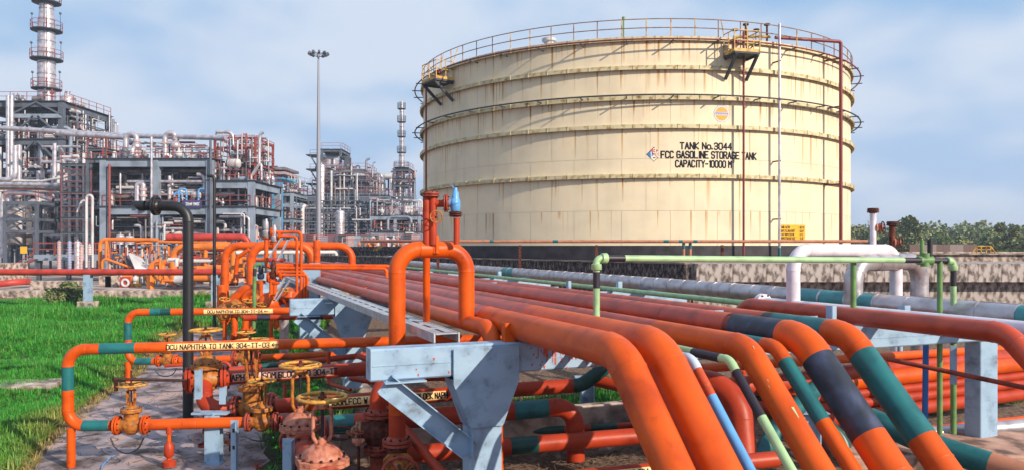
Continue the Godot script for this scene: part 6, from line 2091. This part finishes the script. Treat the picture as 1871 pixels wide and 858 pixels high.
func build_yard() -> void:
	var z := 66.0
	# stairs and platform with red handrails
	var s := thing("yard_platform", "low steel platform with reddish handrails and a stair at the far left", "platform", Vector3.ZERO)
	var d := MB.new()
	d.box(Vector3((xw(60, z) + xw(250, z)) * .5, yw(470, z), -z - 2), Vector3(xw(250, z) - xw(60, z), .5, 4))
	put("deck", d, M.far_steel_light, s)
	for q in [[60, 100], [100, 165], [165, 250]]:
		railing(s, W(q[0], 466, z), W(q[1] - 2, 466, z), M.far_red)
	railing(s, W(60, 466, z + 4), W(250, 466, z + 4), M.far_red)
	for px in [65, 120, 180, 245]:
		var c := MB.new()
		c.box(Vector3(xw(px, z), (yw(473, z) + .4) * .5, -z - .4), Vector3(.3, yw(473, z) - .4, .3))
		put("post", c, M.far_steel, s)
	for k in 7:
		var t := MB.new()
		t.box(W(60 - k * 4.4, 472 + k * 2.3, z - .5), Vector3(.34, .06, 1.2))
		put("tread", t, M.far_steel_light, s)
	var sr := MB.new()
	sr.bar(W(60, 462, z - 1), W(30, 480, z - 1), .07, .07)
	sr.bar(W(60, 472, z - 1), W(28, 490, z - 1), .08, .25)
	put("stair_rail", sr, M.far_red, s)
	var yb := MB.new()
	yb.box(W(42, 456, z - 1.2), Vector3(.55, .6, .06))
	tag(put("yellow_notice", yb, mat("notice", Color(.75, .42, .03), .5)), "small yellow notice hung on the stair handrail", "sign")
	# ramp and low walls
	for q in [[-40, 28, 470, 500, "sloping pale concrete apron at the far left edge behind the fire main"], [58, 162, 512, 530, "low pale concrete wall left of the first fire main post"]]:
		var w := MB.new()
		var zz := 60.0 if q[2] == 470 else 53.0
		w.cbox(Vector3((xw(q[0], zz) + xw(q[1], zz)) * .5, (yw(q[2] + 10 if q[2] == 470 else q[2], zz) + .2) * .5, -zz), Vector3(xw(q[1], zz) - xw(q[0], zz), yw(q[2] + 10 if q[2] == 470 else q[2], zz) - .2, 3.0 if q[2] == 470 else .5), .04)
		tag(put("low_wall", w, M.concrete_light), q[4], "wall")
	pipe("maroon_pipe", "thick dark red pipe coming down to the kerb at the left edge", [W(-60, 526, 54), W(30, 514, 54), W(52, 514, 56)], .24, M.red_pipe, {"seg": 14, "fr": 1})
	for q in [[185, 199], [290, 312]]:
		pass
	var bl := [[198, 440, 14], [202, 530, 16], [320, 530, 18], [212, 530, 12]]
	for k in 3:
		var b := MB.new()
		var px: float = [196, 206, 318][k]
		b.cbox(W(px, 518, 57), Vector3([.9, .8, 1.1][k], 1.25, .8), .03)
		tag(put("concrete_block", b, M.concrete_light), ["pale concrete block on the kerb, left of the red hose cabinet", "second pale concrete block, touching the red hose cabinet's left side", "pale concrete block on the kerb beside the black vent pipe"][k], "block")
	var hc := thing("hose_cabinet", "red hose reel cabinet with a white coiled hose on the kerb", "hose reel", W(228, 528, 56))
	var cb := MB.new()
	cb.cbox(Vector3(0, .45, 0), Vector3(.6, .95, .4), .03)
	put("cabinet", cb, M.red_pipe, hc)
	var cl := MB.new()
	cl.torus(Vector3(.12, .5, .25), MB.axis_basis(Vector3.BACK), .24, .09, 20, 8)
	put("hose", cl, M.far_white, hc)
	var yp := MB.new()
	yp.box(W(247, 524, 56.3), Vector3(.75, .55, .3))
	tag(put("yellow_box", yp, M.rail_yellow), "faded yellow box on the kerb right of the hose cabinet", "box")
	# yellow orange pipework in front of the units
	var o := thing("yard_pipework", "bright yellow orange pipework standing in front of the reactor structure", "pipework", Vector3.ZERO)
	for q in [
		[[[182, 490], [182, 437], [288, 438]], .16, 62.0], [[[194, 470], [194, 438]], .15, 62.0], [[[290, 441], [420, 444]], .12, 60.0],
		[[[316, 520], [316, 452], [420, 449]], .26, 54.0], [[[296, 518], [296, 480], [305, 477], [330, 478]], .2, 54.0], [[[300, 505], [303, 511], [345, 511]], .2, 54.0], [[[274, 530], [274, 480], [290, 478]], .24, 54.0],
		[[[375, 500], [375, 445]], .14, 54.0], [[[426, 500], [426, 445]], .2, 50.0], [[[437, 495], [437, 445]], .2, 50.0], [[[360, 490], [445, 492]], .18, 50.0], [[[340, 507], [420, 507]], .25, 52.0],
		[[[372, 470], [450, 472]], .14, 55.0], [[[186, 500], [186, 470], [240, 489]], .1, 60.0], [[[210, 470], [260, 470]], .1, 61.0]]:
		var pts: Array = []
		for p in q[0]: pts.append(W(p[0], p[1], q[2]))
		pipe("pipe", "", pts, q[1], M.far_orange, {"parent": o, "seg": 12, "fr": q[1] * 3})
	tangle(o, 180, 290, 440, 520, 60, 4, 46, [M.far_orange, M.far_orange, M.far_red, M.far_white, M.silver], .04, .09, .6)
	tangle(o, 260, 460, 445, 520, 52, 5, 70, [M.far_orange, M.far_orange, M.far_red, M.far_white, M.far_orange], .04, .1, .5)
	clutter(o, 185, 300, 520, 58, 4, 34, [M.far_orange, M.far_white, M.far_red, M.silver, M.rail_yellow])
	clutter(o, 300, 450, 522, 52, 5, 40, [M.far_orange, M.far_orange, M.far_white, M.rust, M.far_dark])
	pipe("maroon_header", "thick maroon pipe with a bent end above the orange pipework, behind the black vent", [W(305, 433, 60), W(445, 433, 60), W(452, 441, 60), W(452, 470, 60)], .27, M.red_pipe, {"seg": 14, "fr": .7})
	pipe("maroon_header", "second maroon pipe lower down behind the orange loops", [W(330, 470, 58), W(520, 475, 58)], .18, M.red_pipe, {"seg": 12})
	pipe("white_line", "white level pipe behind the orange loops, ending in a short drop", [W(430, 461, 48), W(614, 460, 52), W(614, 466, 52)], .13, M.far_white, {"seg": 10, "fr": .3})
	for k in 7:
		var px: float = [107, 126, 141, 148, 163, 219, 236][k]
		vessel("filter_pot", ["slim silver pot on a leg, left end of the row at the yard platform", "blue topped slim pot in the row at the yard platform", "fat silver pot with a yellow foot in the row at the yard platform", "pale pot right behind the fat silver one", "thin pale pot under the walking stick vent", "silver domed pot above the orange pipework, left one", "silver domed pot above the orange pipework, right one"][k], px, [440, 440, 440, 446, 446, 428, 430][k], [492, 494, 494, 494, 494, 446, 446][k], [6, 6, 11, 7, 6, 14, 15][k], 64, [M.far_pink, M.sky_blue, M.silver, M.far_pink, M.far_white, M.silver, M.silver][k], {"category": "pot"})
	# slatted chute by the manifold
	var ch := thing("slatted_chute", "pale slatted chute leaning down behind the fire main", "chute", Vector3.ZERO)
	for k in 7:
		var m := MB.new()
		m.bar(W(236 + k * 3.4, 462 + k * 1.5, 60 + k * .1), W(250 + k * 3.6, 495, 59 + k * .1), .22, .05)
		put("slat", m, M.far_white, ch)
	var wl := MB.new()
	wl.bar(W(230, 466, 60.6), W(246, 497, 60.6), 1.2, .06)
	put("side", wl, M.far_steel, ch)
	# small structures between loops and the tank
	var lw := thing("distant_pipe_trench", "dark walled pipe trench with red, white and yellow railings left of the tank", "trench", Vector3.ZERO)
	for k in 8:
		var m := MB.new()
		m.box(W(640 + k * 22, 458, 84), Vector3(1.3, 1.0, .4))
		put("wall_panel", m, M.dark_wall, lw)
	railing(lw, W(600, 446, 86), W(770, 446, 86), M.far_red)
	railing(lw, W(625, 452, 83), W(770, 452, 83), M.far_white)
	for k in 2:
		var m := MB.new()
		m.bar(W(682 + k * 5, 457, 82), W(694 + k * 5, 449, 82), .5, .12)
		put("yellow_stair", m, M.rail_yellow, lw)
	clutter(lw, 645, 760, 452, 88, 4, 30, [M.far_red, M.far_white, M.far_orange, M.far_pink])
	for k in 16:
		var m := MB.new()
		m.box(W(548 + k * 15, 440 + (k % 3) * 4, 104 + (k % 4) * 3), Vector3(1.2, 1.6 + (k % 3) * .7, 1))
		put("equipment_casing", m, [M.far_steel, M.far_dark, M.far_pink, M.far_steel_light][k % 4], lw)
	railing(lw, W(545, 449, 92), W(610, 449, 92), M.red_pipe)
	railing(lw, W(545, 445, 92), W(610, 445, 92), M.red_pipe)
	# yellow stile over the dike at the right
	var st := thing("yellow_stile", "yellow railed stile crossing the dike wall at the far right", "stile", Vector3.ZERO)
	var sz := 44.0
	for row in 2:
		var m := MB.new()
		var q := sz + row * 1.0
		m.bar(W(1776, 463, q), W(1786, 449, q), .06, .06)
		m.bar(W(1786, 449, q), W(1811, 449, q), .06, .06)
		m.bar(W(1811, 449, q), W(1822, 463, q), .06, .06)
		m.bar(W(1788, 455, q), W(1810, 455, q), .05, .05)
		for p in [1786, 1794, 1803, 1811]: m.bar(W(p, 449, q), W(p, 463, q), .05, .05)
		put("handrail", m, M.rail_yellow, st)
	var sd := MB.new()
	sd.box(W(1799, 462, sz + .5), Vector3(.8, .05, 1.0))
	put("tread", sd, M.far_steel, st)
	mat("wall_a", Color(.16, .1, .09), .9)
	mat("wall_b", Color(.26, .2, .19), .9)
	var fw := thing("far_wall", "low brownish wall beyond the dike under the trees", "wall", Vector3.ZERO)
	for k in 10:
		var m := MB.new()
		m.box(Vector3(xw(1668, 70) + k * .62, 2.5, -70), Vector3(.61, 2.2, .2))
		put("panel", m, M.wall_a if k % 4 < 2 else M.wall_b, fw)

# ---------------------------------------------------------------- trees
func leaf_clump() -> ArrayMesh:
	var b := MB.new()
	var g := RandomNumberGenerator.new()
	g.seed = 77
	for k in 9:
		var c := Vector3(g.randf_range(-1, 1), g.randf_range(-.8, .8), g.randf_range(-1, 1)) * .55
		var bs := Basis(Vector3(g.randf_range(-1, 1), g.randf_range(-1, 1), g.randf_range(-1, 1)).normalized(), g.randf() * TAU)
		b.tri(c - bs.x * .22, c + bs.z * .3, c + bs.x * .22)
		b.tri(c + bs.x * .22, c - bs.z * .3, c - bs.x * .22)
	return b.mesh()

var clump: ArrayMesh
func crown(root: Node3D, blobs: Array, n: int, size: float, g: RandomNumberGenerator, tint: float, called := "crown") -> void:
	var mm := MultiMesh.new()
	mm.transform_format = MultiMesh.TRANSFORM_3D
	mm.use_colors = true
	mm.mesh = clump
	mm.instance_count = n
	for k in n:
		var b: Array = blobs[g.randi() % blobs.size()]
		var d := Vector3(g.randfn(), g.randfn(), g.randfn()).normalized() * pow(g.randf(), .4)
		var p: Vector3 = b[0] + d * b[1]
		var s := size * g.randf_range(.6, 1.3)
		mm.set_instance_transform(k, Transform3D(Basis(Vector3(g.randfn(), g.randfn(), g.randfn()).normalized(), g.randf() * TAU).scaled(Vector3(s, s, s)), p))
		var c := g.randf_range(.55, 1.25) * tint
		mm.set_instance_color(k, Color(c * g.randf_range(.85, 1.3), c, c * g.randf_range(.6, 1.0)))
	var o := MultiMeshInstance3D.new()
	o.multimesh = mm
	o.material_override = M.foliage_far
	o.name = numbered(called, root)
	o.set_meta("kind", "stuff")
	root.add_child(o, true)

func tree(label: String, px: float, py_top: float, z: float, wide: float, seed_: int, o := {}) -> void:
	var g := RandomNumberGenerator.new()
	g.seed = seed_
	var h := yw(py_top, z)
	var w := wide / F * z * .5
	var t := thing("tree", label, "tree", Vector3(xw(px, z), 0, -z), "trees beyond the dike")
	var b := MB.new()
	var pts: Array = [Vector3.ZERO, Vector3(g.randf_range(-.3, .3), h * .35, 0), Vector3(g.randf_range(-.6, .6), h * .75, .2)]
	var p := route(pts, .2, 2.0)
	for k in p[2].size(): p[2][k] = lerpf(.26, .06, float(k) / p[2].size())
	b.sweep(p[0], p[1], p[2], 8)
	var blobs: Array = []
	var nb: int = o.get("blobs", 9)
	for k in nb:
		var c := Vector3(g.randf_range(-1, 1) * w * .7, h * g.randf_range(o.get("low", .3), .9), g.randf_range(-1, 1) * w * .6)
		c.x *= 1.15 - absf(c.y / h - .55)
		blobs.append([c, w * g.randf_range(.28, .5) * o.get("lump", 1.0)])
		b.cyl(pts[1].lerp(pts[2], clampf((c.y / h - .3) * 1.3, 0, 1)), c, .06, 5)
	put("trunk", b, M.bark, t)
	crown(t, blobs, o.get("n", 900), o.get("size", .75), g, o.get("tint", 1.0))

func build_trees() -> void:
	clump = leaf_clump()
	tree("tallest tree beyond the dike, with two rounded tops, right of the rusty vent valves", 1655, 398, 120, 58, 1, {"blobs": 12, "n": 1500, "tint": .8})
	tree("thin spiky topped tree breaking the skyline near the right edge", 1842, 404, 105, 50, 2, {"blobs": 7, "n": 500, "lump": .7, "size": .5, "tint": .9})
	tree("broad dark tree filling the right edge behind the yellow stile", 1850, 428, 92, 70, 3, {"blobs": 12, "n": 1500, "low": .1, "tint": .75})
	var row := ["low round tree touching the tank's right edge", "bushy tree just right of the tank behind the white stub", "pale leafed tree behind the left rusty vent valve", "dark bush like tree between the two rusty vent valves", "low tree directly right of the tall double topped one", "second low tree right of the tall double topped one", "round low tree halfway between tank and yellow stile", "flat topped low tree left of the yellow stile", "small tree directly behind the yellow stile", "low tree between the yellow stile and the broad dark tree"]
	for k in 10:
		tree(row[k], 1568 + k * 26, [430, 424, 432, 431, 433, 438, 435, 439, 436, 432][k], 112 + (k % 3) * 7, 62, 10 + k, {"blobs": 9, "n": 900, "low": .12, "tint": [.9, 1.0, 1.25, .75, 1.0, .9, 1.1, .95, .8, 1.05][k]})
	var far := thing("tree_line", "unbroken far line of green trees along the horizon behind the tank", "woods", Vector3.ZERO)
	far.set_meta("kind", "stuff")
	var g := RandomNumberGenerator.new()
	g.seed = 90
	var blobs: Array = []
	for k in 90:
		blobs.append([W(1500 + k * 5.2, g.randf_range(436, 450), 165 + g.randf_range(0, 20)), g.randf_range(2.2, 4.0)])
	crown(far, blobs, 5200, 1.3, g, .95, "foliage")
	var bush := thing("shrub", "leafy dark green shrub in the grass left of the fire main's post", "shrub", H(126, 566, 0))
	var bb: Array = []
	for k in 9: bb.append([Vector3(g.randf_range(-.8, .8), g.randf_range(.2, 1.1), g.randf_range(-.5, .5)), .45])
	crown(bush, bb, 700, .26, g, .8, "foliage")
	var stm := MB.new()
	for k in 9: stm.cyl(Vector3(0, 0, 0), bb[k][0], .015, 5)
	put("stem", stm, M.bark, bush)

# ---------------------------------------------------------------- grass
func tuft_mesh(n: int, h: float, w: float, seed_: int) -> ArrayMesh:
	var b := MB.new()
	var g := RandomNumberGenerator.new()
	g.seed = seed_
	for k in n:
		var a := g.randf() * TAU
		var d := Vector3(cos(a), 0, sin(a))
		var s := Vector3(-d.z, 0, d.x) * w * g.randf_range(.6, 1.2)
		var p := d * g.randf() * .09
		var hh := h * g.randf_range(.5, 1.1)
		var lean := g.randf_range(.1, .75)
		var m := p + d * hh * lean * .35 + Vector3(0, hh * .6, 0)
		var e := p + d * hh * lean + Vector3(0, hh * (1.0 - lean * .25), 0)
		b.quad(p - s, p + s, m + s * .75, m - s * .75)
		b.tri(m - s * .75, m + s * .75, e)
	return b.mesh()

func scatter(called: String, label: String, poly: Array, n: int, mesh: ArrayMesh, m: Material, seed_: int, dry: float, hole: Array = []) -> void:
	var g := RandomNumberGenerator.new()
	g.seed = seed_
	var pw := PackedVector2Array()
	var pts: Array = outline(poly)
	var lo := Vector2(1e9, 1e9)
	var hi := -lo
	for q in pts:
		pw.append(Vector2(q.x, q.z))
		lo = lo.min(Vector2(q.x, q.z))
		hi = hi.max(Vector2(q.x, q.z))
	var nz := FastNoiseLite.new()
	nz.seed = seed_
	nz.frequency = .16
	var tr: Array = []
	var cs: Array = []
	var tries := 0
	while tr.size() < n and tries < n * 12:
		tries += 1
		# thin out with distance, as the eye does
		var zz := -lerpf(sqrt(-hi.y), sqrt(-lo.y), g.randf())
		var p := Vector2(g.randf_range(lo.x, hi.x), -zz * zz)
		if p.x / p.y > .78 and p.y < -14: continue
		if absf(p.x) > -p.y * .74: continue
		if not Geometry2D.is_point_in_polygon(p, pw): continue
		var q := nz.get_noise_2d(p.x, p.y)
		if g.randf() > .75 + q: continue
		var skip := false
		for hq in hole:
			if Vector2(p.x - hq[0], (p.y - hq[1])).length() < hq[2]: skip = true
		if skip: continue
		var far := clampf(-p.y / 26.0, .7, 1.6)
		var s := g.randf_range(.6, 1.15) * far * (1.0 + q * .5)
		tr.append(Transform3D(Basis(Vector3.UP, g.randf() * TAU).scaled(Vector3(s * 1.25, s * (1.0 + q * .5), s * 1.25)), Vector3(p.x, .004, p.y)))
		var c := g.randf_range(.6, 1.2)
		var edge := 1e9
		for k in pw.size():
			var cp := Geometry2D.get_closest_point_to_segment(p, pw[k], pw[(k + 1) % pw.size()])
			edge = minf(edge, cp.distance_to(p))
		var y := clampf(dry - edge * .9 + q * .8, 0, 1) if g.randf() < .8 else dry * .6
		cs.append(Color(.035, .27, .012).lerp(Color(.34, .24, .07), clampf(y, 0, .9)) * Color(c, c * g.randf_range(.85, 1.1), c))
	var mm := MultiMesh.new()
	mm.transform_format = MultiMesh.TRANSFORM_3D
	mm.use_colors = true
	mm.mesh = mesh
	mm.instance_count = tr.size()
	for k in tr.size():
		mm.set_instance_transform(k, tr[k])
		mm.set_instance_color(k, cs[k])
	var o := MultiMeshInstance3D.new()
	o.multimesh = mm
	o.material_override = m
	o.name = called
	add_child(o, true)
	tag(o, label, "grass", "", "stuff")

func build_grass() -> void:
	var m := StandardMaterial3D.new()
	m.vertex_color_use_as_albedo = true
	m.roughness = .6
	m.backlight = Color(.25, .35, .1)
	M.grass = m
	scatter("lawn_grass", "bright green rough grass covering the ground at the left", turf_px, 30000, tuft_mesh(13, .3, .009, 4), m, 6, .4)
	scatter("dry_verge", "dry yellowish grass along the edge between lawn and path", [[300, 598], [345, 604], [315, 625], [285, 655], [245, 695], [180, 740], [130, 782], [75, 836], [35, 905], [5, 905], [52, 838], [105, 780], [165, 730], [235, 684], [270, 645]], 1500, tuft_mesh(9, .16, .008, 14), m, 16, 2.2)
	scatter("manifold_weeds", "green weeds growing between the valves and pipes of the manifold", patch_px, 4200, tuft_mesh(11, .26, .012, 5), m, 7, .35)
	scatter("rack_weeds", "tall green and dry weeds growing behind the low wall under the rack", [[900, 742], [1300, 700], [1420, 735], [1420, 765], [930, 775]], 1500, tuft_mesh(11, .5, .012, 8), m, 8, .5)
	scatter("dike_weeds", "dark weeds in the shade at the foot of the pipes at the right", [[1560, 690], [1990, 650], [1990, 720], [1560, 775]], 1500, tuft_mesh(11, .45, .014, 9), m, 9, .2)
